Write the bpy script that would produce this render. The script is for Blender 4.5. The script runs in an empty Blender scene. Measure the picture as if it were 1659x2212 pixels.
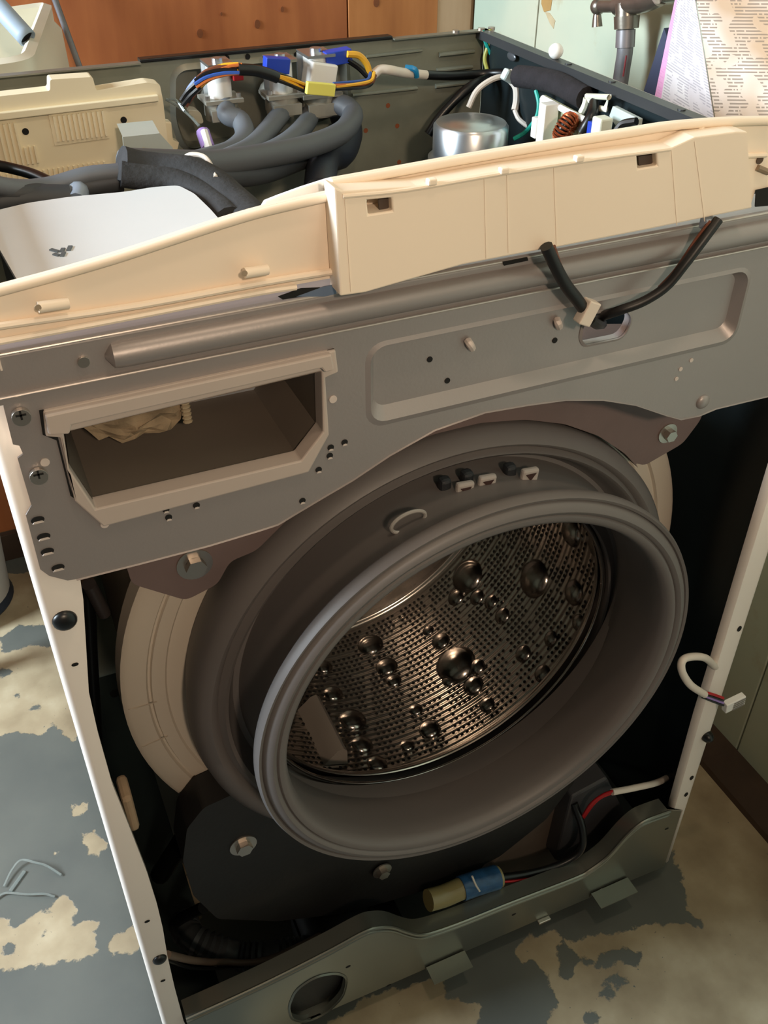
import bpy, bmesh, math, random
import numpy as np
from mathutils import Vector, Matrix

random.seed(7)
C = bpy.context.scene.collection
S = bpy.context.scene

# ------------------------------------------------------------------ camera
CAM = np.array([0.01836, -0.52435, 1.21821])
FPX = 2073.76
RM = np.array([[0.9138585578223967, -0.4060223339193714, 0.0028983880754394967],
               [-0.2455918174264611, -0.5584243889230975, -0.7923678824062929],
               [0.32333758752724245, 0.7234003498855468, -0.6100366696171067]])
cd = bpy.data.cameras.new('camera')
co = bpy.data.objects.new('camera', cd)
C.objects.link(co)
M = Matrix.Identity(4)
for i in range(3):
    M[i][0] = RM[0][i]
    M[i][1] = -RM[1][i]
    M[i][2] = -RM[2][i]
    M[i][3] = CAM[i]
co.matrix_world = M
cd.sensor_fit = 'HORIZONTAL'
cd.sensor_width = 36
cd.lens = FPX / 1659 * 36
cd.clip_start = 0.01
S.camera = co

# ------------------------------------------------------------------ world, lights, exposure
S.view_settings.view_transform = 'Standard'
S.view_settings.look = 'None'
S.view_settings.gamma = 1
S.view_settings.use_curve_mapping = False
S.view_settings.exposure = 0.0
wd = bpy.data.worlds.new('world')
S.world = wd
wd.use_nodes = True
wd.node_tree.nodes['Background'].inputs[0].default_value = (0.75, 0.87, 1.0, 1)
wd.node_tree.nodes['Background'].inputs[1].default_value = 1.0


def area(name, loc, target, sx, sy, energy, col):
    l = bpy.data.lights.new(name, 'AREA')
    l.shape = 'RECTANGLE'
    l.size = sx
    l.size_y = sy
    l.energy = energy
    l.color = col
    o = bpy.data.objects.new(name, l)
    C.objects.link(o)
    o.location = loc
    d = Vector(target) - Vector(loc)
    o.rotation_euler = d.to_track_quat('-Z', 'Y').to_euler()
    return o


# daylight coming in through the left window
area('window_daylight', (-2.12, 0.62, 1.72), (0.3, 0.45, 0.9), 0.8, 1.1, 165, (0.80, 0.92, 1.0))
BULB = (0.36, -0.28, 2.0)
BULB2 = (-0.10, -1.60, 2.05)
SPOT = (0.05, -1.55, 1.80)
pl = bpy.data.lights.new('bulb_light', 'POINT')
pl.energy = 9
pl.color = (1.0, 0.76, 0.54)
pl.shadow_soft_size = 0.045
po = bpy.data.objects.new('bulb_light', pl)
C.objects.link(po)
po.location = BULB
pl2 = bpy.data.lights.new('far_bulb_light', 'POINT')
pl2.energy = 4
pl2.color = (1.0, 0.70, 0.45)
pl2.shadow_soft_size = 0.06
po2 = bpy.data.objects.new('far_bulb_light', pl2)
C.objects.link(po2)
po2.location = BULB2
# added spot, no such lamp known: lights the machine's top, keeps the floor dim
sl = bpy.data.lights.new('added_spot_light', 'SPOT')
sl.energy = 58
sl.color = (1.0, 0.77, 0.56)
sl.spot_size = math.radians(58)
sl.spot_blend = 1.0
sl.shadow_soft_size = 0.06
so = bpy.data.objects.new('added_spot_light', sl)
C.objects.link(so)
so.location = SPOT
SPOT_AIM = Vector((0.32, 0.0, 1.07))
so.rotation_euler = (SPOT_AIM - Vector(SPOT)).to_track_quat('-Z', 'Y').to_euler()

# ------------------------------------------------------------------ helpers


def ray(px, py):
    return RM.T @ np.array([(px - 829.5) / FPX, (py - 1106) / FPX, 1.0])


def at(px, py, ax, v):
    """point of the plane ax=v that the surveyed pixel of the photograph shows"""
    d = ray(px, py)
    i = 'xyz'.index(ax)
    t = (v - CAM[i]) / d[i]
    return Vector(CAM + t * d)


def F(px, py, y=0.0):
    p = at(px, py, 'y', y)
    return (p.x, p.z)


def Y(px, py, y):
    return at(px, py, 'y', y)


def Xp(px, py, x):
    return at(px, py, 'x', x)


def Z(px, py, z):
    return at(px, py, 'z', z)


def lin(c):
    if isinstance(c, str):
        c = [int(c[i:i + 2], 16) / 255 for i in (0, 2, 4)]
    return tuple((v / 12.92 if v <= 0.04045 else ((v + 0.055) / 1.055) ** 2.4) for v in c[:3]) + (1,)


MATS = {}


def mat(name, col, rough=0.5, metal=0.0, var=0.08, scale=8.0, bump=0.0, bscale=60.0, spec=0.5, col2=None):
    if name in MATS:
        return MATS[name]
    m = bpy.data.materials.new(name)
    m.use_nodes = True
    nt = m.node_tree
    b = nt.nodes['Principled BSDF']
    b.inputs['Roughness'].default_value = rough
    b.inputs['Metallic'].default_value = metal
    b.inputs['Specular IOR Level'].default_value = spec
    tc = nt.nodes.new('ShaderNodeTexCoord')
    no = nt.nodes.new('ShaderNodeTexNoise')
    no.inputs['Scale'].default_value = scale
    no.inputs['Detail'].default_value = 6
    nt.links.new(tc.outputs['Object'], no.inputs['Vector'])
    rp = nt.nodes.new('ShaderNodeValToRGB')
    c = lin(col)
    c2 = lin(col2) if col2 else c
    rp.color_ramp.elements[0].position = 0.3
    rp.color_ramp.elements[1].position = 0.7
    rp.color_ramp.elements[0].color = tuple(v * (1 - var) for v in c[:3]) + (1,)
    rp.color_ramp.elements[1].color = tuple(min(1, v * (1 + var)) for v in c2[:3]) + (1,)
    nt.links.new(no.outputs['Fac'], rp.inputs['Fac'])
    nt.links.new(rp.outputs['Color'], b.inputs['Base Color'])
    if bump:
        n2 = nt.nodes.new('ShaderNodeTexNoise')
        n2.inputs['Scale'].default_value = bscale
        n2.inputs['Detail'].default_value = 4
        nt.links.new(tc.outputs['Object'], n2.inputs['Vector'])
        bp = nt.nodes.new('ShaderNodeBump')
        bp.inputs['Strength'].default_value = bump
        bp.inputs['Distance'].default_value = 0.002
        nt.links.new(n2.outputs['Fac'], bp.inputs['Height'])
        nt.links.new(bp.outputs['Normal'], b.inputs['Normal'])
    MATS[name] = m
    return m


def link(name, me, m, parent=None, smooth=False):
    o = bpy.data.objects.new(name, me)
    C.objects.link(o)
    ms = m if isinstance(m, (list, tuple)) else [m]
    for q in ms:
        me.materials.append(q)
    if parent:
        o.parent = parent
        pm = Matrix.Translation(parent.location)
        q = parent.parent
        while q:
            pm = Matrix.Translation(q.location) @ pm
            q = q.parent
        o.matrix_parent_inverse = pm.inverted() if parent.parent is None else Matrix.Identity(4)
    if smooth:
        for p in me.polygons:
            p.use_smooth = True
        try:
            me.set_sharp_from_angle(angle=math.radians(40))
        except Exception:
            pass
    return o


def bmlink(name, bm, m, parent=None, smooth=False):
    bmesh.ops.recalc_face_normals(bm, faces=bm.faces)
    me = bpy.data.meshes.new(name)
    bm.to_mesh(me)
    bm.free()
    return link(name, me, m, parent, smooth)


def thing(name, label, cat, loc, group=None):
    o = bpy.data.objects.new(name, None)
    C.objects.link(o)
    o.location = loc
    o.empty_display_size = 0.05
    o['label'] = label
    o['category'] = cat
    if group:
        o['group'] = group
    return o


def tag(o, label, cat, group=None):
    o['label'] = label
    o['category'] = cat
    if group:
        o['group'] = group
    return o


def struct(o):
    o['kind'] = 'structure'
    return o


def smooth_pts(pts, n=8, closed=False):
    P = [Vector(p) for p in pts]
    if len(P) < 3:
        return P
    out = []
    L = len(P)
    rng = range(L) if closed else range(L - 1)
    for i in rng:
        if closed:
            p0, p1, p2, p3 = P[(i - 1) % L], P[i], P[(i + 1) % L], P[(i + 2) % L]
        else:
            p1, p2 = P[i], P[i + 1]
            p0 = P[i - 1] if i else p1 * 2 - p2
            p3 = P[i + 2] if i + 2 < L else p2 * 2 - p1
        for k in range(n):
            t = k / n
            out.append(0.5 * ((2 * p1) + (p2 - p0) * t + (2 * p0 - 5 * p1 + 4 * p2 - p3) * t * t + (3 * p1 - p0 - 3 * p2 + p3) * t ** 3))
    if not closed:
        out.append(P[-1])
    return out


def add_tube(bm, pts, r, seg=10, closed=False, hollow=False, flat=1.0, up=(0, 0, 1), caps=True):
    P = [Vector(p) for p in pts]
    n = len(P)
    rings = []
    prev = None
    for i, p in enumerate(P):
        if closed:
            t = P[(i + 1) % n] - P[i - 1]
        else:
            t = P[min(i + 1, n - 1)] - P[max(i - 1, 0)]
        if t.length < 1e-9:
            t = Vector((0, 0, 1))
        t.normalize()
        if prev is None:
            a = Vector(up)
            if abs(a.dot(t)) > 0.95:
                a = Vector((1, 0, 0))
            u = (a - t * a.dot(t)).normalized()
        else:
            u = (prev - t * prev.dot(t))
            if u.length < 1e-6:
                u = t.orthogonal()
            u.normalize()
        prev = u
        v = t.cross(u)
        rr = r(i / (n - 1)) if callable(r) else r
        rings.append([bm.verts.new(p + u * (math.cos(2 * math.pi * k / seg) * rr * flat) + v * (math.sin(2 * math.pi * k / seg) * rr)) for k in range(seg)])
    m = n if closed else n - 1
    for i in range(m):
        A, B = rings[i], rings[(i + 1) % n]
        for k in range(seg):
            bm.faces.new((A[k], A[(k + 1) % seg], B[(k + 1) % seg], B[k]))
    if not closed and caps:
        bm.faces.new(rings[0][::-1])
        bm.faces.new(rings[-1])
    return rings


def tube(name, pts, r, m, parent=None, n=8, seg=10, closed=False, flat=1.0, up=(0, 0, 1), caps=True):
    bm = bmesh.new()
    add_tube(bm, smooth_pts(pts, n, closed), r, seg, closed, flat=flat, up=up, caps=caps)
    return bmlink(name, bm, m, parent, True)


def add_box(bm, c, s, rot=None):
    r = bmesh.ops.create_cube(bm, size=1.0)
    mt = Matrix.Translation(Vector(c)) @ (rot if rot else Matrix.Identity(4)) @ Matrix.Diagonal(Vector((s[0], s[1], s[2], 1)))
    bmesh.ops.transform(bm, matrix=mt, verts=r['verts'])
    return r['verts']


def bevel(o, w=0.0015, seg=2, ang=35):
    md = o.modifiers.new('bevel', 'BEVEL')
    md.width = w
    md.segments = seg
    md.limit_method = 'ANGLE'
    md.angle_limit = math.radians(ang)
    md.harden_normals = False
    return o


def box(name, c, s, m, parent=None, rot=None, bev=0.001):
    bm = bmesh.new()
    add_box(bm, c, s, rot)
    o = bmlink(name, bm, m, parent)
    if bev:
        bevel(o, min(bev, min(s) * 0.4))
    return o


def frame3(ax):
    # maps (a, b, depth) to world
    if ax == 'y':
        return lambda a, b, d: Vector((a, d, b))
    if ax == 'x':
        return lambda a, b, d: Vector((d, a, b))
    return lambda a, b, d: Vector((a, b, d))


def add_prism(bm, outer, d0, d1, ax='y', holes=()):
    f = frame3(ax)
    edges = []
    for loop in [outer] + list(holes):
        vs = [bm.verts.new(f(a, b, d0)) for a, b in loop]
        for i in range(len(vs)):
            edges.append(bm.edges.new((vs[i], vs[(i + 1) % len(vs)])))
    if holes or True:
        r = bmesh.ops.triangle_fill(bm, use_beauty=True, use_dissolve=False, edges=edges)
    faces = [g for g in r['geom'] if isinstance(g, bmesh.types.BMFace)]
    if d1 != d0:
        e = bmesh.ops.extrude_face_region(bm, geom=faces)
        vs = [g for g in e['geom'] if isinstance(g, bmesh.types.BMVert)]
        bmesh.ops.translate(bm, verts=vs, vec=f(0, 0, d1) - f(0, 0, d0))


def prism(name, outer, d0, d1, m, parent=None, ax='y', holes=(), bev=0):
    bm = bmesh.new()
    add_prism(bm, outer, d0, d1, ax, holes)
    o = bmlink(name, bm, m, parent)
    if bev:
        bevel(o, bev)
    return o


def loft(bm, loops, closed_loop=True, cap0=False, cap1=False):
    rs = [[bm.verts.new(Vector(p)) for p in l] for l in loops]
    n = len(rs[0])
    for A, B in zip(rs, rs[1:]):
        for k in range(n if closed_loop else n - 1):
            bm.faces.new((A[k], A[(k + 1) % n], B[(k + 1) % n], B[k]))
    if cap0:
        bm.faces.new(rs[0])
    if cap1:
        bm.faces.new(rs[-1])


def revolve(name, prof, m, parent=None, seg=96, a0=0, a1=2 * math.pi, cap=None):
    """prof: rows (y, R, cx, cz); rings about the machine's axis (y)"""
    full = abs(a1 - a0 - 2 * math.pi) < 1e-6
    n = seg if full else seg + 1
    loops = []
    for (y, R, cx, cz) in prof:
        loops.append([(cx + R * math.cos(a0 + (a1 - a0) * k / seg), y, cz + R * math.sin(a0 + (a1 - a0) * k / seg)) for k in range(n)])
    bm = bmesh.new()
    loft(bm, loops, full, cap0=(cap in ('both', 'first')), cap1=(cap in ('both', 'last')))
    return bmlink(name, bm, m, parent, True)


def rrect(x0, z0, x1, z1, r, n=6):
    out = []
    for cx, cz, a in ((x1 - r, z1 - r, 0), (x0 + r, z1 - r, 90), (x0 + r, z0 + r, 180), (x1 - r, z0 + r, 270)):
        for k in range(n + 1):
            t = math.radians(a + 90 * k / n)
            out.append((cx + r * math.cos(t), cz + r * math.sin(t)))
    return out


def ring_pts(cx, cz, r, n=16, rz=None):
    rz = rz or r
    return [(cx + r * math.cos(2 * math.pi * k / n), cz + rz * math.sin(2 * math.pi * k / n)) for k in range(n)]


def rounded(poly, r=0.006, n=4):
    out = []
    L = len(poly)
    for i in range(L):
        p0, p1, p2 = Vector(poly[i - 1]), Vector(poly[i]), Vector(poly[(i + 1) % L])
        a = (p0 - p1)
        b = (p2 - p1)
        k = min(r, a.length * 0.45, b.length * 0.45)
        A = p1 + a.normalized() * k
        B = p1 + b.normalized() * k
        for j in range(n + 1):
            t = j / n
            q = A * (1 - t) ** 2 + p1 * 2 * t * (1 - t) + B * t * t
            out.append((q.x, q.y))
    return out


def offset_poly(poly, d):
    """move each vertex inwards (towards the interior) by d"""
    L = len(poly)
    area2 = sum(poly[i][0] * poly[(i + 1) % L][1] - poly[(i + 1) % L][0] * poly[i][1] for i in range(L))
    s = 1 if area2 > 0 else -1
    out = []
    for i in range(L):
        p0, p1, p2 = Vector(poly[i - 1]), Vector(poly[i]), Vector(poly[(i + 1) % L])
        e1 = (p1 - p0).normalized()
        e2 = (p2 - p1).normalized()
        n1 = Vector((-e1.y, e1.x)) * s
        n2 = Vector((-e2.y, e2.x)) * s
        b = (n1 + n2)
        if b.length < 1e-6:
            b = n1
        b.normalize()
        c = max(0.35, b.dot(n1))
        q = p1 + b * (d / c)
        out.append((q.x, q.y))
    return out


# ------------------------------------------------------------------ materials
galv = mat('galvanised_sheet', '9a9391', 0.43, 0.42, 0.05, 3.0, 0.05, 400)
galv_olive = mat('galvanised_olive', '84877a', 0.5, 0.25, 0.15, 14.0, 0.08, 200)
galv_low = mat('galvanised_lower', '8d8f86', 0.32, 0.8, 0.08, 5.0)
white_paint = mat('white_enamel', 'ece4dc', 0.28, 0, 0.02)
flange_white = mat('flange_enamel', 'd9cbc0', 0.35, 0, 0.03)
dark_in = mat('dark_inner_primer', '2c3738', 0.45, 0.3, 0.2, 10)
black_in = mat('black_inner_panel', '1e282b', 0.35, 0.2, 0.2, 12)
rim_grey = mat('rim_grey', '404244', 0.4, 0.4, 0.1)
cream = mat('cream_plastic', 'f1e0cb', 0.45, 0, 0.03, 5)
cream_tub = mat('tub_plastic', 'c4b9aa', 0.5, 0, 0.05, 6)
cream_pcb = mat('cream_cover_plastic', 'e8dcbe', 0.5, 0, 0.04, 5)
bezel_m = mat('beige_bezel', 'b3a69d', 0.5, 0, 0.05, 6)
tunnel_m = mat('drawer_housing_inside', '6c6258', 0.45, 0, 0.15, 9, 0.1, 80)
crust_m = mat('detergent_crust', '8a7860', 0.9, 0, 0.35, 60, 0.9, 120)
rubber = mat('grey_rubber', '66615f', 0.5, 0, 0.06, 7, 0.05, 150)
tab_shadow_m = mat('tab_shadow_dark', '24272b', 0.55, 0, 0.1)
steel = mat('drum_steel', 'b5aea8', 0.17, 1.0, 0.06, 20)
steel_b = mat('polished_steel', 'd8d4d0', 0.13, 1.0, 0.03, 20)
steel_p = mat('pressed_drum_steel', 'd6cec6', 0.22, 1.0, 0.06, 20)
_nt = steel_p.node_tree
_tc = _nt.nodes.new('ShaderNodeTexCoord')
_sx = _nt.nodes.new('ShaderNodeSeparateXYZ')
_nt.links.new(_tc.outputs['Object'], _sx.inputs[0])
_m = _nt.nodes.new('ShaderNodeMath')
_m.operation = 'MULTIPLY'
_m.inputs[1].default_value = 2 * math.pi / 0.0079
_nt.links.new(_sx.outputs[1], _m.inputs[0])
_s = _nt.nodes.new('ShaderNodeMath')
_s.operation = 'SINE'
_nt.links.new(_m.outputs[0], _s.inputs[0])
_b = _nt.nodes.new('ShaderNodeBump')
_b.inputs['Strength'].default_value = 1.0
_b.inputs['Distance'].default_value = 0.0007
_nt.links.new(_s.outputs[0], _b.inputs['Height'])
_nt.links.new(_b.outputs['Normal'], _nt.nodes['Principled BSDF'].inputs['Normal'])
hole_m = mat('hole_black', '060505', 0.8, 0, 0.0)
cw_m = mat('counterweight_brown', '6b5a57', 0.6, 0, 0.1, 20, 0.15, 120)
cw_d = mat('counterweight_black', '1b1a1a', 0.55, 0, 0.15, 20, 0.15, 120)
zinc = mat('zinc_bolt', 'bdb5ac', 0.28, 0.9, 0.05)
hose_g = mat('grey_hose', '63686e', 0.55, 0, 0.08, 15)
hose_d = mat('dark_hose', '3b3e42', 0.6, 0, 0.1, 15)
foam_d = mat('dark_foam', '2f3032', 0.9, 0, 0.2, 60, 0.5, 200)
blackp = mat('black_plastic', '0f1011', 0.35, 0, 0.1)
whitep = mat('white_plastic', 'e6e6e2', 0.4, 0, 0.03)
plate_m = mat('pale_grey_plate', 'e2e8ec', 0.42, 0.1, 0.04, 6)
alu = mat('brushed_aluminium', 'c2c6c9', 0.3, 0.95, 0.04)
copper = mat('copper_winding', 'a0512f', 0.35, 0.7, 0.2, 200)
blue_c = mat('blue_connector', '1f3fae', 0.4, 0, 0.05)
red_c = mat('red_wire', 'b01820', 0.45, 0, 0.05)
yellow_w = mat('yellow_wire', 'e0a82a', 0.45, 0, 0.05)
orange_w = mat('orange_wire', 'b9632a', 0.45, 0, 0.05)
brown_w = mat('brown_wire', '6a3a25', 0.45, 0, 0.05)
teal_w = mat('teal_wire', '149a8b', 0.45, 0, 0.05)
blue_w = mat('blue_wire', '2c4f96', 0.45, 0, 0.05)
yg_w = mat('yellow_green_wire', 'a3a546', 0.45, 0, 0.05)
purple_w = mat('purple_tube', '9b7fc0', 0.45, 0, 0.05)
label_y = mat('yellow_label', 'e3dc6a', 0.5, 0, 0.05)
pcb_g = mat('pale_green_board', 'b5bf9e', 0.5, 0, 0.1, 40)
brass = mat('aged_brass_chrome', '8c857c', 0.3, 0.85, 0.2, 30, 0.2, 60)
pipe_m = mat('grey_pipe', '74757a', 0.45, 0.3, 0.2, 30, 0.1, 60)
sink_m = mat('sink_plastic', 'd9d6c6', 0.4, 0, 0.06, 6)
clear_m = mat('clear_strap', 'b7c2bf', 0.2, 0, 0.03)
clear_m.node_tree.nodes['Principled BSDF'].inputs['Transmission Weight'].default_value = 0.75
sleeve = mat('white_sleeve', 'd8cfc4', 0.5, 0, 0.06, 30)
tan_m = mat('tan_foam', 'a08a70', 0.8, 0, 0.15, 30)


# ------------------------------------------------------------------ room
def sdf_poly(P, poly):
    poly = np.array(poly)
    d = np.full(len(P), 1e9)
    inside = np.zeros(len(P), bool)
    n = len(poly)
    for i in range(n):
        a = poly[i]
        b = poly[(i + 1) % n]
        e = b - a
        w = P - a
        t = np.clip((w @ e) / (e @ e + 1e-12), 0, 1)
        q = w - t[:, None] * e
        d = np.minimum(d, np.hypot(q[:, 0], q[:, 1]))
        c = ((a[1] > P[:, 1]) != (b[1] > P[:, 1]))
        xi = a[0] + (P[:, 1] - a[1]) / (b[1] - a[1] + 1e-12) * (b[0] - a[0])
        inside ^= c & (P[:, 0] < xi)
    return np.where(inside, d, -d)      # positive inside


def floor_poly(px):
    return [tuple(Z(x, y, 0.0))[:2] for x, y in px]


xs = np.concatenate([np.linspace(-2.2, -0.5, 12)[:-1], np.arange(-0.5, 0.9001, 0.007), [0.95]])
ys = np.concatenate([np.linspace(-2.4, -0.5, 12)[:-1], np.arange(-0.5, 1.12, 0.007)])
GX, GY = np.meshgrid(xs, ys)
PT = np.stack([GX.ravel(), GY.ravel()], 1)
pale = [
    [(-60, 1235), (75, 1238), (88, 1290), (105, 1352), (45, 1350), (20, 1362), (0, 1378), (6, 1412), (60, 1395), (130, 1400), (200, 1500),
     (160, 1603), (118, 1565), (78, 1592), (40, 1578), (0, 1592), (-80, 1600)],
    [(150, 1738), (172, 1733), (190, 1742), (178, 1758), (158, 1760)],
    [(178, 1800), (205, 1795), (232, 1822), (215, 1848), (188, 1845)],
    [(112, 1843), (128, 1842), (122, 1850)],
    [(-60, 1985), (20, 1985), (27, 2008), (40, 2000), (70, 1975), (105, 1970), (115, 1945), (135, 1932), (150, 1950), (165, 1962), (157, 2000),
     (185, 1990), (212, 1990), (204, 2010), (206, 2045), (215, 2058), (180, 2075), (120, 2082), (20, 2094), (-60, 2090)],
    [(231, 2058), (240, 2034), (262, 2015), (284, 1995), (330, 2040), (300, 2058), (255, 2061)],
    [(1380, 1560), (1405, 1750), (1455, 1850), (1478, 1895), (1484, 1965), (1512, 1988), (1532, 2017), (1490, 1994), (1400, 1998),
     (1330, 2018), (1300, 2012), (1242, 2036), (1210, 2026), (1196, 2012), (1152, 2030), (1150, 2005), (1110, 2060), (1128, 2085), (1150, 2070), (1180, 2112), (1200, 2160), (1198, 2190),
     (1180, 2212), (1150, 2330), (1500, 2700), (2400, 2600), (2400, 1500)],
    [(560, 2400), (700, 2220), (758, 2180), (782, 2156), (879, 2132), (951, 2105), (965, 2156), (1000, 2161), (1038, 2171), (1023, 2250), (900, 2400)],
    [(300, 1850), (380, 1850), (450, 1960), (420, 2000), (340, 1990)],
]
dark = [
    [(1207, 2031), (1246, 2063), (1286, 2071), (1318, 2055), (1357, 2049), (1387, 2062), (1381, 2088), (1338, 2079), (1302, 2091), (1246, 2083), (1234, 2115), (1207, 2112)],
    [(1298, 2112), (1330, 2106), (1362, 2116), (1345, 2126), (1302, 2126)],
    [(1285, 2145), (1328, 2140), (1322, 2158), (1288, 2158)],
    [(4, 2040), (20, 2034), (38, 2046), (26, 2062), (6, 2064)],
    [(86, 2016), (100, 2012), (102, 2024), (88, 2027)],
    [(1270, 2180), (1300, 2190), (1290, 2212), (1262, 2205)],
    [(20, 1500), (45, 1496), (40, 1506)], [(60, 1528), (90, 1522), (85, 1534), (64, 1536)], [(0, 1440), (30, 1452), (10, 1462), (-20, 1455)],
]
wear = np.full(len(PT), -9.0)
for p in pale:
    wear = np.maximum(wear, sdf_poly(PT, floor_poly(p)))
for p in dark:
    wear = np.minimum(wear, -sdf_poly(PT, floor_poly(p)))
wear = np.clip(wear, -0.05, 0.05) / 0.05 * 0.5 + 0.5
nx, ny = len(xs), len(ys)
idx = np.arange(nx * ny).reshape(ny, nx)
fc = np.stack([idx[:-1, :-1].ravel(), idx[:-1, 1:].ravel(), idx[1:, 1:].ravel(), idx[1:, :-1].ravel()], 1)
me = bpy.data.meshes.new('floor')
me.from_pydata([(float(a), float(b), 0.0) for a, b in PT], [], fc.tolist())
atr = me.attributes.new('wear', 'FLOAT', 'POINT')
atr.data.foreach_set('value', wear.astype(np.float32))
fm = bpy.data.materials.new('worn_painted_floor')
fm.use_nodes = True
nt = fm.node_tree
b = nt.nodes['Principled BSDF']
b.inputs['Roughness'].default_value = 0.55
an = nt.nodes.new('ShaderNodeAttribute')
an.attribute_name = 'wear'
tc = nt.nodes.new('ShaderNodeTexCoord')


def noise(nt, tc, scale, detail=6, rough=0.5):
    n = nt.nodes.new('ShaderNodeTexNoise')
    n.inputs['Scale'].default_value = scale
    n.inputs['Detail'].default_value = detail
    n.inputs['Roughness'].default_value = rough
    nt.links.new(tc.outputs['Object'], n.inputs['Vector'])
    return n


def mth(nt, op, a, b_=None, c_=None):
    n = nt.nodes.new('ShaderNodeMath')
    n.operation = op
    for i, v in enumerate((a, b_, c_)):
        if v is None:
            continue
        if isinstance(v, (int, float)):
            n.inputs[i].default_value = v
        else:
            nt.links.new(v, n.inputs[i])
    return n.outputs[0]


def ramp(nt, fac, stops):
    r = nt.nodes.new('ShaderNodeValToRGB')
    while len(r.color_ramp.elements) < len(stops):
        r.color_ramp.elements.new(0.5)
    for e, (p, c) in zip(r.color_ramp.elements, stops):
        e.position = p
        e.color = lin(c) if isinstance(c, str) else c
    nt.links.new(fac, r.inputs['Fac'])
    return r.outputs['Color']


def mix(nt, fac, a, b_):
    n = nt.nodes.new('ShaderNodeMix')
    n.data_type = 'RGBA'
    if isinstance(fac, (int, float)):
        n.inputs[0].default_value = fac
    else:
        nt.links.new(fac, n.inputs[0])
    nt.links.new(a, n.inputs[6])
    nt.links.new(b_, n.inputs[7])
    return n.outputs[2]


n1 = noise(nt, tc, 45, 8, 0.65)
n3 = noise(nt, tc, 160, 4, 0.6)
w = mth(nt, 'ADD', an.outputs['Fac'], mth(nt, 'MULTIPLY', mth(nt, 'SUBTRACT', n1.outputs['Fac'], 0.5), 0.32))
sp = mth(nt, 'MULTIPLY', mth(nt, 'SUBTRACT', mth(nt, 'GREATER_THAN', n3.outputs['Fac'], 0.70), 0.0), -0.5)
w = mth(nt, 'ADD', w, sp)
mask = mth(nt, 'SMOOTH_MIN', mth(nt, 'MAXIMUM', mth(nt, 'MULTIPLY_ADD', mth(nt, 'SUBTRACT', w, 0.5), 40, 0.5), 0.0), 1.0, 0.05)
n4 = noise(nt, tc, 6, 6)
paint = ramp(nt, n4.outputs['Fac'], [(0.3, '505451'), (0.7, '61645e')])
wood = ramp(nt, noise(nt, tc, 14, 8).outputs['Fac'], [(0.3, '8a7b62'), (0.55, 'a29479'), (0.75, 'b4a88e')])
nt.links.new(mix(nt, mask, paint, wood), b.inputs['Base Color'])
bp = nt.nodes.new('ShaderNodeBump')
bp.inputs['Strength'].default_value = 0.4
bp.inputs['Distance'].default_value = 0.001
nt.links.new(mth(nt, 'SUBTRACT', mth(nt, 'MULTIPLY', n1.outputs['Fac'], 0.5), mask), bp.inputs['Height'])
nt.links.new(bp.outputs['Normal'], b.inputs['Normal'])
struct(link('floor', me, fm))


def plywood(name, base, seed):
    m = bpy.data.materials.new(name)
    m.use_nodes = True
    nt = m.node_tree
    b = nt.nodes['Principled BSDF']
    b.inputs['Roughness'].default_value = 0.55
    tc = nt.nodes.new('ShaderNodeTexCoord')
    mp = nt.nodes.new('ShaderNodeMapping')
    mp.inputs['Scale'].default_value = (7, 1, 1.0)
    mp.inputs['Location'].default_value = (seed, 0, 0)
    nt.links.new(tc.outputs['Object'], mp.inputs['Vector'])
    n = nt.nodes.new('ShaderNodeTexNoise')
    n.inputs['Scale'].default_value = 3
    n.inputs['Detail'].default_value = 8
    nt.links.new(mp.outputs['Vector'], n.inputs['Vector'])
    n2 = noise(nt, tc, 2.2, 3)
    g = mth(nt, 'ADD', mth(nt, 'MULTIPLY', n.outputs['Fac'], 0.6), mth(nt, 'MULTIPLY', n2.outputs['Fac'], 0.4))
    c = ramp(nt, g, [(0.36, base[0]), (0.5, base[1]), (0.64, base[2])])
    nt.links.new(c, b.inputs['Base Color'])
    return m


ply1 = plywood('orange_plywood', ('8a4a26', 'a25f34', 'b47040'), 0.0)
ply2 = plywood('orange_plywood_pale', ('8f5428', 'a86a38', 'ba7c48'), 3.0)
knot_m = mat('knot', '743f1e', 0.6, 0, 0.2, 60)
rawply = plywood('raw_plywood', ('9a7a5c', 'ab8b6c', 'b89c80'), 5.0)

BW = 1.085
wb = struct(box('wall_back', (-0.65, BW + 0.06, 1.2), (3.2, 0.1, 2.4), mat('wall_core', 'a08a70', 0.8), None, None, 0))
xseam = Y(752, 60, BW).x
xraw = Y(945, 40, BW).x


def sheet(name, x0, x1, m, z0=0.06, z1=2.4, d=0.009):
    return box(name, ((x0 + x1) / 2, BW + 0.01 - d / 2, (z0 + z1) / 2), (x1 - x0, d, z1 - z0), m, wb, None, 0.001)


s1 = sheet('plywood_sheet', -0.54, xseam - 0.0012, ply1)
s2 = sheet('plywood_sheet', xseam + 0.0012, xraw, ply2, d=0.010)
s3 = sheet('plywood_sheet', xraw, 0.899, rawply, d=0.0085)
s3['label'] = 'bare pale plywood strip in the corner'
sheet('plywood_sheet', -1.76, -0.543, ply2)
sheet('plywood_sheet', -2.2, -1.763, ply1)
for (kx, ky, kr) in ((432, 72, 0.008), (556, 52, 0.008), (813, 5, 0.009), (478, 30, 0.003), (610, 20, 0.005)):
    p = Y(kx, ky, BW)
    bm = bmesh.new()
    add_prism(bm, ring_pts(p.x, p.z, kr * 0.6, 14, kr * 0.8), BW - 0.0006, BW + 0.001, 'y')
    bmlink('knot', bm, knot_m, s1 if p.x < xseam else s2)

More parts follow.
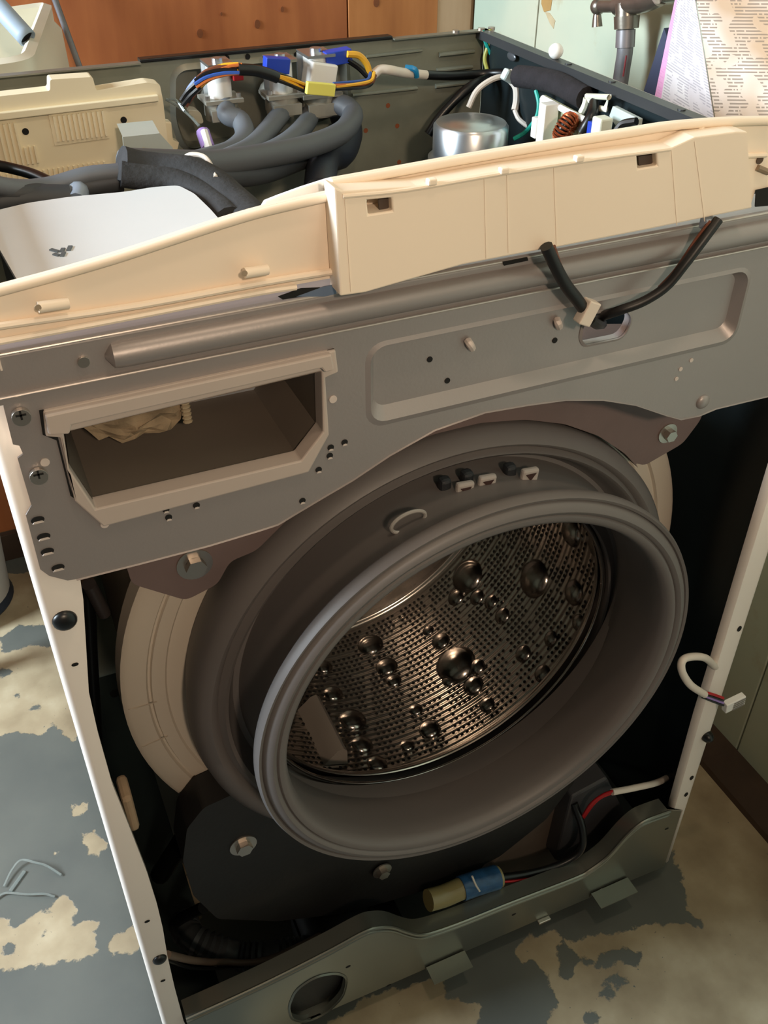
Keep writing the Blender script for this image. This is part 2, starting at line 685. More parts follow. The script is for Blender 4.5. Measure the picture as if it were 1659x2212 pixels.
# right wall: mint painted boards
mint = bpy.data.materials.new('old_mint_paint')
mint.use_nodes = True
nt = mint.node_tree
b = nt.nodes['Principled BSDF']
b.inputs['Roughness'].default_value = 0.5
tc = nt.nodes.new('ShaderNodeTexCoord')
base = ramp(nt, noise(nt, tc, 3.2, 5).outputs['Fac'], [(0.35, 'a3b3a3'), (0.5, 'b6beaa'), (0.66, 'bfc0ab')])
stain = ramp(nt, noise(nt, tc, 12, 8, 0.6).outputs['Fac'], [(0.62, (0, 0, 0, 1)), (0.74, (1, 1, 1, 1))])
bro = nt.nodes.new('ShaderNodeRGB')
bro.outputs[0].default_value = lin('a08c62')
sf = mth(nt, 'MULTIPLY', stain, 0.5)
nt.links.new(mix(nt, sf, base, bro.outputs[0]), b.inputs['Base Color'])
WR = 0.90
wr = struct(box('wall_right', (WR + 0.06, -0.65, 1.2), (0.1, 3.6, 2.4), mat('wall_core', 'a08a70'), None, None, 0))
ycr = Xp(1158, 50, WR).y
ypl = Xp(1060, 20, WR).y


def board(y0, y1, dx=0.0):
    return box('wall_board', (WR + 0.005 - dx, (y0 + y1) / 2, 1.21), (0.01, y1 - y0, 2.38), mint, wr, None, 0.0015)


board(ycr + 0.0035, BW - 0.003, -0.002)
board(0.12, ycr - 0.0035)
board(-1.2, 0.117)
board(-2.4, -1.203)
# peeled paint stain beside the crack: bare wood flake patch
pp = [Xp(x, y, WR) for x, y in ((1172, -20), (1196, -20), (1190, 22), (1176, 26), (1170, 8))]
prism('peeled_paint_patch', [(p.y, p.z) for p in pp], WR - 0.0008, WR + 0.001, mat('bare_peeled_wood', 'a5834e', 0.7, 0, 0.15, 30), wr, 'x')
pp = [Xp(x, y, WR) for x, y in ((1178, 26), (1188, 28), (1200, 45), (1196, 62), (1188, 50))]
prism('peeled_paint_patch', [(p.y, p.z) for p in pp], WR - 0.0006, WR + 0.001, mat('bare_peeled_wood_pale', 'b3a382', 0.7, 0, 0.15, 30), wr, 'x')

bb = prism('baseboard_right', [(0.852, 0.0), (0.9, 0.0), (0.9, 0.032), (0.884, 0.03), (0.856, 0.007)], -2.4, 1.08, mat('dark_stained_trim', '3e3025', 0.6, 0, 0.2, 20), None, 'y')
struct(bb)
bb2 = struct(box('baseboard_back', (-0.66, 1.079, 0.03), (3.1, 0.012, 0.06), mat('dark_stained_trim', '3e3025'), None, None, 0.001))
struct(box('wall_front', (-0.65, -2.46, 1.2), (3.2, 0.1, 2.4), mat('plain_wall', '5c5044', 0.8), None, None, 0))
wl = prism('wall_left', [(-2.5, 0), (1.14, 0), (1.14, 2.4), (-2.5, 2.4)], -2.3, -2.2, mat('plain_wall', 'b5aea0'), None, 'x',
           holes=[[(0.15, 1.1), (1.05, 1.1), (1.05, 2.3), (0.15, 2.3)]])
struct(wl)
win = bpy.data.objects.new('window_1', None)
C.objects.link(win)
win.location = (-2.25, 0.6, 1.67)
struct(win)
bm = bmesh.new()
add_prism(bm, [(0.15, 1.1), (1.05, 1.1), (1.05, 2.3), (0.15, 2.3)], -2.29, -2.23, 'x', holes=[[(0.20, 1.15), (0.58, 1.15), (0.58, 2.25), (0.20, 2.25)], [(0.62, 1.15), (1.0, 1.15), (1.0, 2.25), (0.62, 2.25)]])
bmlink('window_frame', bm, whitep, win)
struct(box('ceiling', (-0.65, -0.65, 2.45), (3.3, 3.7, 0.1), mat('ceiling_paint', '6e655a', 0.8), None, None, 0))

# ceiling lamp (outside the photograph, gives the warm light)
for (bx0, by0, bz0), lab_ in ((BULB, 'bare warm bulb hanging on a black cord above the washing machine'), (BULB2, 'bare warm bulb hanging on a black cord in the middle of the room')):
    lamp = thing('ceiling_lamp', lab_, 'lamp', (bx0, by0, 2.4), 'bare bulbs on cords')
    tube('cord', [(bx0, by0, 2.4), (bx0, by0, bz0 + 0.12)], 0.004, blackp, lamp)
    bm = bmesh.new()
    add_tube(bm, [(bx0, by0, bz0 + 0.13), (bx0, by0, bz0 + 0.07)], 0.02, 16)
    bmlink('socket', bm, blackp, lamp, True)

wl_ = thing('added_spot_lamp', 'added unseen spot lamp with black shade on a floor stand, aimed at the machine', 'lamp', (SPOT[0], SPOT[1] - 0.12, 0))  # stand and shade built around the added spot, out of view
tube('stand', [(SPOT[0], SPOT[1] - 0.12, 0.02), (SPOT[0], SPOT[1] - 0.12, SPOT[2])], 0.012, blackp, wl_)
bm = bmesh.new()
add_tube(bm, [(SPOT[0], SPOT[1] - 0.12, 0.0), (SPOT[0], SPOT[1] - 0.12, 0.02)], 0.14, 24)
bmlink('base', bm, blackp, wl_)
ax_ = (SPOT_AIM - Vector(SPOT)).normalized()
bm = bmesh.new()
c_ = Vector(SPOT)
add_tube(bm, [c_ - ax_ * 0.13, c_ - ax_ * 0.08, c_ + ax_ * 0.03], lambda t: 0.03 + 0.07 * t, 24, caps=False)
o = bmlink('lamp_shade', bm, blackp, wl_, True)
sd = o.modifiers.new('s', 'SOLIDIFY')
sd.thickness = 0.002

# ------------------------------------------------------------------ washing machine
W, D, H = 0.686, 0.655, 0.96
wm = thing('washing_machine', 'white front-loading washing machine with its lid and front cover taken off', 'washing machine', (W / 2, D / 2, 0.0))


def panel_side(name, x0, sgn, inner, lipw=0.016):
    """outer skin at x0, front flange towards +sgn; inner: list of (x,z) of the flange's free edge from top to bottom"""
    o = []
    r = 0.005
    bm = bmesh.new()
    # vertical profile swept in z: back -> front -> rounded corner
    rows = []
    for (xi, z) in inner:
        pr = [(x0, D), (x0, r + 0.003)]
        for k in range(1, 6):
            a = math.pi / 2 * k / 5
            pr.append((x0 + sgn * (r - r * math.cos(a)), 0.003 + r - r * math.sin(a)))
        pr.append(((x0 + sgn * r + xi) / 2, 0.003))
        pr.append((xi, 0.003))
        pr.append((xi + (sgn * 0.006 if sgn < 0 else 0), 0.010))
        rows.append([(a, b_, z) for a, b_ in pr])
    rs = [[bm.verts.new(p) for p in row] for row in rows]
    for A, B in zip(rs, rs[1:]):
        for k in range(len(A) - 1):
            bm.faces.new((A[k], A[k + 1], B[k + 1], B[k]))
    me = bpy.data.meshes.new(name)
    bm.to_mesh(me)
    bm.free()
    ob = link(name, me, [white_paint, dark_in], wm, True)
    sd = ob.modifiers.new('solid', 'SOLIDIFY')
    sd.thickness = 0.0012
    sd.offset = 0
    # dark liner inside
    xx = x0 + sgn * 0.0022
    bm = bmesh.new()
    add_box(bm, (xx, D / 2 + 0.008, (0.04 + H) / 2), (0.0012, D - 0.02, H - 0.05))
    bmlink('inner_liner', bm, dark_in if sgn > 0 else black_in, ob)
    # top lip
    bm = bmesh.new()
    add_box(bm, (x0 + sgn * lipw / 2, D / 2, H - 0.0008), (lipw, D, 0.0016))
    add_box(bm, (x0 + sgn * lipw, D / 2, H - 0.005), (0.0012, D, 0.01))
    bmlink('top_lip', bm, rim_grey if sgn < 0 else flange_white, ob)
    return ob


left_in = [(0.030, 0.953), (0.030, 0.80)] + [F(*q) for q in ((180, 1300), (186, 1400), (192, 1500), (212, 1590), (243, 1700), (283, 1800), (318, 1890), (340, 1960), (352, 2010), (362, 2070), (378, 2140), (397, 2210))] + [(0.03, 0.035)]
left_panel = panel_side('side_panel', 0.0, 1, left_in)
right_in = [(0.660, H), (0.660, 0.60), (0.6605, 0.461), (0.660, 0.35), (0.662, 0.25), (0.664, 0.167), (0.680, 0.155), (0.680, 0.035)]
right_panel = panel_side('side_panel', W, -1, right_in, 0.014)
right_panel['label'] = 'right side panel with a dark inner face'


def disc(name, px, py, y, r, m, parent, h=0.003, rz=None, ny=24):
    x, z = F(px, py, y)
    bm = bmesh.new()
    add_prism(bm, ring_pts(x, z, r, ny, rz or r), y, y - h, 'y')
    o = bmlink(name, bm, m, parent)
    bevel(o, min(0.001, h * 0.3))
    return o


# rubber plugs and small holes in the flanges
def dome(name, px, py, y, r, m, parent, k=0.6):
    x, z = F(px, py, y)
    prof = [(y + 0.001, r, x, z)] + [(y - r * k * math.sin(a), max(1e-4, r * math.cos(a)), x, z) for a in [math.pi / 2 * i / 6 for i in range(7)]]
    return revolve(name, prof, m, parent, 20)


dome('rubber_plug', 140, 1340, 0.002, 0.0085, blackp, left_panel)
dome('rubber_plug', 345, 2072, 0.002, 0.007, blackp, left_panel)
for q in ((162, 1435), (318, 1990), (352, 2118)):
    disc('hole', *q, 0.0022, 0.0025, hole_m, left_panel, 0.0006, 0.0015)
for q in ((1597, 1358), (1494, 1680), (1482, 1716)):
    disc('hole', *q, 0.0022, 0.0028, hole_m, right_panel, 0.0006, 0.004)
dome('rubber_plug', 1527, 1590, 0.002, 0.0075, blackp, right_panel, 1.2)

# ---- back panel
bp_ = prism('back_panel', [(0.002, 0.03), (W - 0.002, 0.03), (W - 0.002, H), (0.002, H)], D, D + 0.0012, galv_olive, wm, 'y',
            holes=[rounded([F(*q, D) for q in ((378, 165), (395, 150), (700, 122), (745, 118), (750, 230), (560, 300), (400, 320), (378, 260))], 0.012)])
# recessed valve area
rc = rounded([F(*q, D) for q in ((378, 165), (395, 150), (700, 122), (745, 118), (750, 230), (560, 300), (400, 320), (378, 260))], 0.012)
bm = bmesh.new()
ro = offset_poly(rc, -0.006)
loft(bm, [[(a, D, c) for a, c in ro], [(a, D - 0.004, c) for a, c in rc], [(a, D + 0.012, c) for a, c in offset_poly(rc, 0.004)]])
add_prism(bm, offset_poly(rc, 0.003), D + 0.011, D + 0.013, 'y')
bmlink('valve_recess', bm, mat('galvanised_valve_zone', '85857a', 0.42, 0.6, 0.1), bp_, True)
# embossed ribs right
for (x0, y0, x1, y1) in ((948, 118, 1022, 110), (943, 152, 1018, 144), (940, 186, 1012, 178)):
    tube('embossed_rib', [Y(x0, y0, D - 0.001), Y((x0 + x1) / 2, (y0 + y1) / 2, D - 0.003), Y(x1, y1, D - 0.001)], 0.0055, galv_olive, bp_, 5, 10, flat=0.5)
for (x0, y0, x1, y1) in ((790, 122, 910, 108), (760, 205, 900, 190)):
    tube('embossed_rib', [Y(x0, y0, D), Y((x0 + x1) / 2, (y0 + y1) / 2, D - 0.001), Y(x1, y1, D)], 0.005, galv_olive, bp_, 5, 10, flat=0.4)
# rear top rail: light lip left, black strip
xb = Y(300, 128, D).x
xc = Y(845, 78, D).x
bm = bmesh.new()
add_box(bm, (xb / 2, D - 0.005, H - 0.0008), (xb, 0.012, 0.0016))
bmlink('rear_lip', bm, mat('rear_lip_grey', '8a8a7e', 0.4, 0.6), bp_)
box('rear_lip', ((xc + W) / 2, D - 0.005, H - 0.0008), (W - xc, 0.012, 0.0016), mat('rear_lip_grey', '8a8a7e'), bp_, None, 0)
box('black_rail', ((xb + xc) / 2, D + 0.002, H + 0.0005), (xc - xb, 0.014, 0.004), blackp, bp_)
for q in ((1040, 62), (1062, 60), (985, 66)):
    p = Y(*q, D - 0.008)
    bm = bmesh.new()
    add_tube(bm, [(p.x, p.y, H - 0.001), (p.x, p.y, H + 0.003)], 0.0045, 8)
    bmlink('screw', bm, zinc, bp_)
for q in ((490, 125), (535, 122), (640, 118)):
    disc('hole', *q, D - 0.001, 0.003, hole_m, bp_, 0.001)
# small round spots of orange dirt are part of the sheet's wear
for q in ((838, 228), (858, 272), (862, 350), (790, 282)):
    disc('rust_spot', *q, D, 0.003, mat('rust', '8a4a2a', 0.8), bp_, 0.0004)

# ---- upper front panel
low = [(165, 1251), (300, 1217), (450, 1178), (560, 1145), (600, 1132), (640, 1108), (690, 1078), (760, 1037), (841, 983), (939, 928), (1047, 890), (1139, 874), (1221, 863),
       (1302, 863), (1372, 874), (1437, 896), (1470, 905), (1510, 897), (1546, 882), (1659, 855)]
left_edge = [(106, 1244), (87, 1230), (56, 1113), (68, 1092), (38, 990), (50, 981), (42, 963), (28, 960), (8, 880)]
zc = 0.933
XR = 0.672
outer = [F(*q) for q in low] + [(XR, 0.787), (XR, zc), (0.0012, zc), (0.0012, 0.9285), (0.012, 0.9285)] + [F(*q) for q in left_edge[::-1]] + [F(146, 1254)]
slot_out = [F(*q) for q in ((92, 885), (722, 752), (728, 800), (700, 812), (708, 935), (664, 1016), (222, 1133), (160, 1078), (128, 940), (97, 938))]
rec_o = rrect(0.2385, 0.8535, 0.5640, 0.9195, 0.014, 5)
holes = [slot_out, rec_o]
up = prism('upper_front_panel', outer, 0.0, 0.0012, galv, wm, 'y', holes=holes)
# recess
bm = bmesh.new()
rec_i = rrect(0.2475, 0.8655, 0.5550, 0.9125, 0.009, 5)
rec_m = rrect(0.2420, 0.8575, 0.5605, 0.9165, 0.012, 5)
loft(bm, [[(a, 0.0, c) for a, c in rec_o], [(a, -0.0012, c) for a, c in rec_m], [(a, 0.007, c) for a, c in rec_i]])
oval = rounded([F(*q, 0.007) for q in ((1258, 708), (1268, 678), (1352, 668), (1364, 690), (1345, 728), (1262, 745), (1254, 730))], 0.012)
add_prism(bm, rec_i, 0.007, 0.008, 'y', holes=[oval])
ro_ = bmlink('recess', bm, galv, up, True)
# rim around the oval hole
bm = bmesh.new()
loft(bm, [[(a, 0.0065, c) for a, c in offset_poly(oval, -0.002)], [(a, 0.0055, c) for a, c in oval], [(a, 0.014, c) for a, c in oval]])
bmlink('hole_rim', bm, galv, up, True)
# header strip above the crease, set back 4 mm, with a ledge and a folded top
bm = bmesh.new()
prof = [(-0.0006, zc - 0.0006), (-0.0004, zc), (0.0020, zc + 0.0006), (0.0020, zc + 0.002), (0.0020, 0.9570), (0.0026, 0.9590), (0.0045, 0.9602), (0.008, 0.9605), (0.035, 0.9605)]
loft(bm, [[(0.0012, a, c) for a, c in prof], [(XR, a, c) for a, c in prof]], closed_loop=False)
hd = bmlink('header_strip', bm, galv, up, False)
sd = hd.modifiers.new('solid', 'SOLIDIFY')
sd.thickness = 0.001
edge_highlight = mat('fold_highlight', 'c6beb8', 0.28, 0.6, 0.04)  # paler than the sheet: highlight along both folds put into the colour
for zz, yy, nm_ in ((zc + 0.0002, -0.0006, 'crease_fold'), (0.9588, 0.0022, 'top_fold')):
    tube(nm_, [(0.0015, yy, zz), (0.2, yy, zz), (0.45, yy, zz), (XR, yy, zz)], 0.0009, edge_highlight, up, 1, 8)
# long rounded bead
bm = bmesh.new()
pts = [Vector((0.0735, 0.0030, 0.9455)), Vector((0.078, 0.0026, 0.9455)), Vector((0.084, 0.0026, 0.9455))] + [Vector((x, 0.0026, 0.9455)) for x in np.linspace(0.1, 0.66, 12)]
add_tube(bm, pts, lambda t: 0.0085 if t > 0.1 else 0.002 + 0.0065 * math.sin(t * 10 * math.pi / 2), 16, flat=1.0)
bmlink('bead', bm, galv, up, True)
disc('rivet', 180, 780, 0.0022, 0.0035, zinc, up, 0.002)
# screws, slots, holes
for q in ((45, 897), (83, 1025)):
    o = disc('screw', *q, -0.0005, 0.0055, zinc, up, 0.0035)
    x, z = F(*q, -0.004)
    bm = bmesh.new()
    add_box(bm, (x, -0.0041, z), (0.006, 0.0006, 0.0012))
    add_box(bm, (x, -0.0041, z), (0.0012, 0.0006, 0.006))
    bmlink('screw_cross', bm, hole_m, o)
light_h = mat('bright_slot', 'c9bcb4', 0.4, 0, 0.05)
for q in ((81, 1122), (94, 1158), (102, 1190), (125, 1225)):
    x, z = F(*q, 0)
    o = prism('slot_hole', ring_pts(x, z, 0.0042, 16, 0.0026), -0.0004, -0.001, hole_m, up, 'y')
    prism('slot_edge', [(x - 0.0035, z - 0.002), (x + 0.0035, z - 0.002), (x + 0.0025, z - 0.0008), (x - 0.0025, z - 0.0008)], -0.001, -0.0018, light_h, o, 'y')
for q in ((97, 998), (226, 1132), (719, 862)):
    disc('dimple', *q, 0, 0.0028, light_h, up, 0.0008)
for q in ((744, 955), (714, 966), (712, 984), (688, 1014), (424, 1091), (358, 1100), (364, 1117), (653, 1081)):
    x, z = F(*q, 0)
    o = prism('hole', ring_pts(x, z, 0.0024, 14), -0.0003, -0.0006, hole_m, up, 'y')
    prism('hole_edge', [(x - 0.0018, z - 0.0022), (x + 0.0018, z - 0.0022), (x + 0.001, z - 0.001), (x - 0.001, z - 0.001)], -0.0008, -0.0014, light_h, o, 'y')
for q in ((966, 822), (928, 776), (1198, 735)):
    disc('hole', *q, 0.007, 0.0022, hole_m, up, 0.0006)
for q in ((1493, 778), (1470, 797), (1461, 818)):
    disc('dimple', *q, 0, 0.0018, light_h, up, 0.0006)
for (a, b2) in (((1010, 735), (1020, 752)), ((1203, 690), (1208, 706))):
    tube('lance', [Y(*a, 0.006), Y((a[0] + b2[0]) / 2, (a[1] + b2[1]) / 2, 0.003), Y(*b2, 0.006)], 0.0028, light_h, up, 4, 8)
dome('dimple', 1518, 868, -0.0002, 0.0065, galv, up, 0.5)
# folded lower edge
bm = bmesh.new()
le = [F(*q) for q in low]
loft(bm, [[(a, 0.0, c) for a, c in le], [(a, -0.0012, c - 0.0006) for a, c in le], [(a, 0.012, c - 0.001) for a, c in le]], closed_loop=False)
bmlink('folded_edge', bm, galv, up, True)
# dark slots in the header
for pl_ in (((1085, 565), (1138, 555), (1140, 562), (1088, 573)), ((600, 640), (650, 622), (700, 620), (690, 634), (610, 646))):
    prism('slot_hole', [F(*q, 0.0016) for q in pl_], 0.0016, 0.0008, hole_m, up, 'y')

# ---- dispenser drawer housing
dh = prism('drawer_housing', slot_out, -0.003, 0.012, bezel_m, wm, 'y',
           holes=[[F(*q, -0.003) for q in ((138, 935), (400, 872), (695, 802), (698, 934), (650, 996), (207, 1100), (150, 1014))]], bev=0.0012)
inn = [F(*q, 0.0) for q in ((138, 930), (400, 868), (697, 798), (700, 934), (652, 999), (207, 1103), (150, 1019))]
inn2 = offset_poly(inn, 0.0010)
bm = bmesh.new()
loft(bm, [[(a, -0.002, c) for a, c in inn], [(a, 0.010, c) for a, c in inn2]])
bmlink('bezel_step', bm, mat('beige_bezel_inner', 'b8aa9c', 0.4), dh)
tn = [(a, c) for a, c in offset_poly(inn, 0.0014)]
bm = bmesh.new()
loft(bm, [[(a, 0.008, c) for a, c in tn], [(a, 0.26, c) for a, c in tn]], cap1=True)
bmlink('drawer_tunnel', bm, tunnel_m, dh)
# top rail of the bezel with stepped ends
pr = [F(*q, -0.006) for q in ((96, 897), (716, 764), (722, 798), (700, 803), (694, 795), (210, 905), (155, 918), (150, 936), (104, 938))]
prism('top_rail', pr, -0.007, 0.0, bezel_m, dh, 'y', bev=0.0012)
# dark gap beside the bezel
prism('gap', [F(*q, -0.0002) for q in ((84, 886), (94, 884), (104, 935), (124, 940), (150, 1045), (160, 1075), (152, 1070), (122, 950), (92, 938))], -0.0004, -0.001, hole_m, dh, 'y')
prism('gap', [F(*q, -0.0002) for q in ((705, 756), (720, 752), (722, 766), (712, 768))], -0.0004, -0.001, hole_m, dh, 'y')
# detergent crust on the tunnel floor, far left
bm = bmesh.new()
zt = min(c for a, c in tn) + 0.004
cr = [(150, 900), (190, 925), (215, 945), (235, 940), (262, 950), (290, 948), (310, 936), (345, 928), (372, 925), (388, 905), (392, 880), (380, 862), (300, 868), (200, 880)]
vs = []
for q in cr:
    p = Y(q[0], q[1], 0.055)
    vs.append((p.x, p.z))
ce = (sum(a for a, c in vs) / len(vs), sum(c for a, c in vs) / len(vs))
rows = []
for t in (1.0, 0.8, 0.55, 0.3, 0.05):
    rows.append([(ce[0] + (a - ce[0]) * t + random.uniform(-1, 1) * 0.001, 0.055 - 0.006 * (1 - t) - random.uniform(0, 0.004), ce[1] + (c - ce[1]) * t + random.uniform(-1, 1) * 0.001) for a, c in vs])
rows.insert(0, [(a, 0.075, c + 0.004) for a, c in vs])
loft(bm, rows, cap1=True)
bmlink('detergent_crust', bm, crust_m, dh)
bm = bmesh.new()
for k in range(7):
    p = Y(398 + k * 1.3, 862 + k * 8, 0.05)
    bmesh.ops.create_uvsphere(bm, u_segments=8, v_segments=5, radius=0.0028, matrix=Matrix.Translation(p) @ Matrix.Diagonal(Vector((1.3, 1, 0.55, 1))))
bmlink('ribbed_post', bm, mat('ribbed_beige', 'a8987e', 0.4), dh, True)

# ---- tub
TC = (0.343, 0.536)


def A(x, z=None, y=0):
    return x


tub = revolve('tub', [(0.10, 0.235, *TC), (0.10, 0.25, *TC), (0.102, 0.262, *TC), (0.100, 0.264, *TC), (0.100, 0.276, *TC), (0.103, 0.277, *TC), (0.103, 0.279, *TC), (0.100, 0.281, *TC),
                      (0.100, 0.298, *TC), (0.104, 0.303, *TC), (0.125, 0.303, *TC), (0.128, 0.294, *TC), (0.14, 0.290, *TC), (0.37, 0.285, *TC), (0.40, 0.26, *TC), (0.41, 0.02, *TC)],
              cream_tub, wm, 120, cap='last')
# radial weld marks
for a in (178.5, 189, 31):
    r_ = math.radians(a)
    bm = bmesh.new()
    add_box(bm, (0, 0, 0), (0.026, 0.0012, 0.0008))
    o = bmlink('weld_mark', bm, mat('weld_line', 'b3a899', 0.5), tub)
    bm2 = Matrix.Translation((TC[0] + 0.286 * math.cos(r_), 0.0995, TC[1] + 0.286 * math.sin(r_))) @ Matrix.Rotation(-r_, 4, 'Y')
    o.data.transform(bm2)

# ---- gasket
LX, LZ = 0.338, 0.568
gas_prof = [
    (0.098, 0.246, 0.343, 0.536), (0.080, 0.250, 0.343, 0.537), (0.066, 0.2525, 0.343, 0.538), (0.052, 0.250, 0.343, 0.540), (0.044, 0.244, 0.343, 0.542), (0.040, 0.236, 0.342, 0.545),
    (0.041, 0.232, 0.342, 0.547), (0.045, 0.2285, 0.342, 0.548), (0.042, 0.226, 0.342, 0.549), (0.038, 0.2235, 0.342, 0.550), (0.040, 0.220, 0.342, 0.551), (0.050, 0.216, 0.341, 0.552), (0.060, 0.209, 0.341, 0.553), (0.058, 0.204, 0.341, 0.555), (0.045, 0.201, 0.340, 0.557),
    (0.020, 0.200, 0.340, 0.560), (0.000, 0.200, 0.339, 0.564), (-0.014, 0.203, LX, 0.567), (-0.022, 0.209, LX, LZ), (-0.028, 0.2140, LX, LZ), (-0.034, 0.2145, LX, LZ), (-0.0385, 0.2125, LX, LZ),
    (-0.0375, 0.2100, LX, LZ), (-0.0355, 0.2090, LX, LZ), (-0.0385, 0.2075, LX, LZ), (-0.041, 0.2050, LX, LZ), (-0.042, 0.2015, LX, LZ), (-0.0405, 0.1985, LX, LZ), (-0.0385, 0.1975, LX, LZ), (-0.0405, 0.1960, LX, LZ), (-0.0405, 0.1925, LX, LZ), (-0.038, 0.1890, LX, LZ),
    (-0.030, 0.1865, LX, LZ), (-0.015, 0.1875, LX, 0.566), (0.010, 0.190, 0.340, 0.560), (0.030, 0.193, 0.342, 0.552), (0.048, 0.196, 0.343, 0.544), (0.056, 0.201, 0.343, 0.541), (0.066, 0.205, 0.345, 0.534),
    (0.071, 0.204, 0.348, 0.524), (0.070, 0.200, 0.350, 0.517), (0.069, 0.197, 0.351, 0.514), (0.071, 0.1955, 0.351, 0.5135), (0.080, 0.197, 0.351, 0.5135), (0.098, 0.205, 0.350, 0.516)]
gas = revolve('door_gasket', gas_prof, rubber, wm, 144)
gas['label'] = 'grey rubber door gasket hanging open'
# drain / locating tabs moulded on the gasket
for q in ((1005, 1060), (1053, 1045), (1145, 1030)):
    p = Y(*q, 0.02)
    o = box('gasket_tab', (p.x, 0.022, p.z), (0.016, 0.006, 0.0145), mat('pale_rubber_tab', 'a8a19c', 0.5), gas, Matrix.Rotation(math.radians(6), 4, 'Y'), 0.002)
    bm = bmesh.new()
    add_prism(bm, [(p.x - 0.005, p.z + 0.004), (p.x + 0.005, p.z + 0.0035), (p.x, p.z - 0.003)], 0.0188, 0.0182, 'y')
    bmlink('arrow', bm, mat('arrow_dark', '3a2522', 0.6), o)
    box('tab_shadow_block', (p.x - 0.013, 0.032, p.z + 0.001), (0.010, 0.010, 0.016), tab_shadow_m, gas, None, 0.003)  # dark block stands in for the shadow beside the tab
ce = Y(882, 1127, 0.004)
lp = [(ce.x + 0.0145 * math.cos(t) * 1.0, 0.004, ce.z + 0.0085 * math.sin(t) + 0.002 * math.cos(t)) for t in [2 * math.pi * k / 20 for k in range(20)]]
tube('pull_loop', lp, 0.0016, mat('pale_rubber_loop', '96938f', 0.4), gas, 2, 8, closed=True)
# bright bump and holes at the bottom fold of the gasket
for q in ((895, 1690), (935, 1680), (985, 1660)):
    x, z = F(*q, 0.066)
    box('drain_hole', (x, 0.069, z), (0.006, 0.004, 0.009), hole_m, gas, None, 0.001)
a_, b_ = Y(975, 1715, 0.03), Y(1000, 1745, 0.0)
tube('moulded_rib', [(a_.x, a_.y, a_.z), (b_.x, b_.y, b_.z)], 0.002, rubber, gas, 3)

# ---- drum
DC = (0.352, 0.516)
DR = 0.236
YB = 0.37
drum = revolve('drum', [(0.098, 0.196, *DC), (0.086, 0.1905, *DC), (0.090, 0.190, *DC), (0.094, 0.192, *DC), (0.100, 0.205, *DC), (0.112, 0.228, *DC), (0.122, DR, *DC), (0.20, DR, *DC), (0.28, DR, *DC), (YB - 0.006, DR, *DC),
                        (YB - 0.001, DR - 0.005, *DC), (YB, DR - 0.012, *DC), (YB - 0.004, DR - 0.016, *DC), (YB + 0.012, 0.16, *DC), (YB + 0.004, 0.06, *DC), (YB, 0.001, *DC)], steel_p, wm, 144)
revolve('drum_rim', [(0.0775 + 0.0024 * math.cos(a), 0.1915 + 0.0024 * math.sin(a), 0.352, 0.5135) for a in [2 * math.pi * k / 10 for k in range(11)]], steel_b, drum, 144)


def drum_hit(px, py):
    d = ray(px, py)
    # intersect with cylinder
    ox, oz = CAM[0] - DC[0], CAM[2] - DC[1]
    a = d[0] ** 2 + d[2] ** 2
    bb_ = ox * d[0] + oz * d[2]
    c = ox * ox + oz * oz - DR * DR
    t = (-bb_ + math.sqrt(bb_ * bb_ - a * c)) / a
    p = CAM + t * d
    return Vector(p)


bumps = [(800, 1393, .0155), (835, 1440, .013), (720, 1498, .011), (762, 1555, .015), (985, 1435, .024), (1030, 1440, .010), (1022, 1480, .012), (952, 1385, .011), (850, 1470, .009), (925, 1362, .007),
         (782, 1608, .012), (815, 1650, .011), (928, 1575, .012), (960, 1620, .011), (898, 1533, .008), (1052, 1522, .009), (1172, 1455, .010), (1130, 1412, .010), (1010, 1245, .022), (985, 1290, .011), (1030, 1290, .010),
         (1155, 1250, .022), (1235, 1150, .016), (1290, 1180, .014), (1240, 1280, .014), (1085, 1330, .010), (1060, 1300, .009), (970, 1470, .008), (742, 1350, .009), (1190, 1380, .009), (1250, 1345, .009), (880, 1610, .008), (700, 1440, .010)]
bl = []
for (px_, py_, r) in bumps:
    p = drum_hit(px_, py_)
    r *= 1.2
    if not (0.13 < p.y < YB - 0.01):
        continue
    n = Vector((DC[0] - p.x, 0, DC[1] - p.z)).normalized()
    bl.append((p, r))
    bm = bmesh.new()
    rot = n.to_track_quat('Z', 'Y').to_matrix().to_4x4()
    bmesh.ops.create_uvsphere(bm, u_segments=20, v_segments=12, radius=r, matrix=Matrix.Translation(p - n * r * 0.12) @ rot @ Matrix.Diagonal(Vector((1, 1, 0.55, 1))))
    bmlink('embossed_bump', bm, steel, drum, True)
# perforations
bm = bmesh.new()
cnt = 0
row = 0
y = 0.132
while y < YB - 0.012:
    row += 1
    grp = int((y - 0.132) / 0.0395)
    circ = 2 * math.pi * DR
    na = int(circ / 0.0072)
    for k in range(na):
        if (k // 6 + grp) % 2 and (row % 5 == 0):
            continue
        if (k % 7) == 6:
            continue
        a = 2 * math.pi * (k + 0.5 * (row % 2)) / na + 0.012 * row
        nx_, nz_ = math.cos(a), math.sin(a)
        p = Vector((DC[0] + DR * nx_, y, DC[1] + DR * nz_))
        if any((p - q).length < r * 1.12 for q, r in bl):
            continue
        n = Vector((-nx_, 0, -nz_))
        tt = Vector((-nz_, 0, nx_))
        c = p + n * 0.0009
        vs = [bm.verts.new(c + tt * (0.0022 * math.cos(q * math.pi / 3.5)) + Vector((0, 1, 0)) * (0.0022 * math.sin(q * math.pi / 3.5))) for q in range(7)]
        bm.faces.new(vs)
        cnt += 1
    y += 0.0079
hm = bpy.data.meshes.new('perforations')
bm.to_mesh(hm)
bm.free()
ho = link('perforations', hm, hole_m, drum)
ho['kind'] = 'stuff'
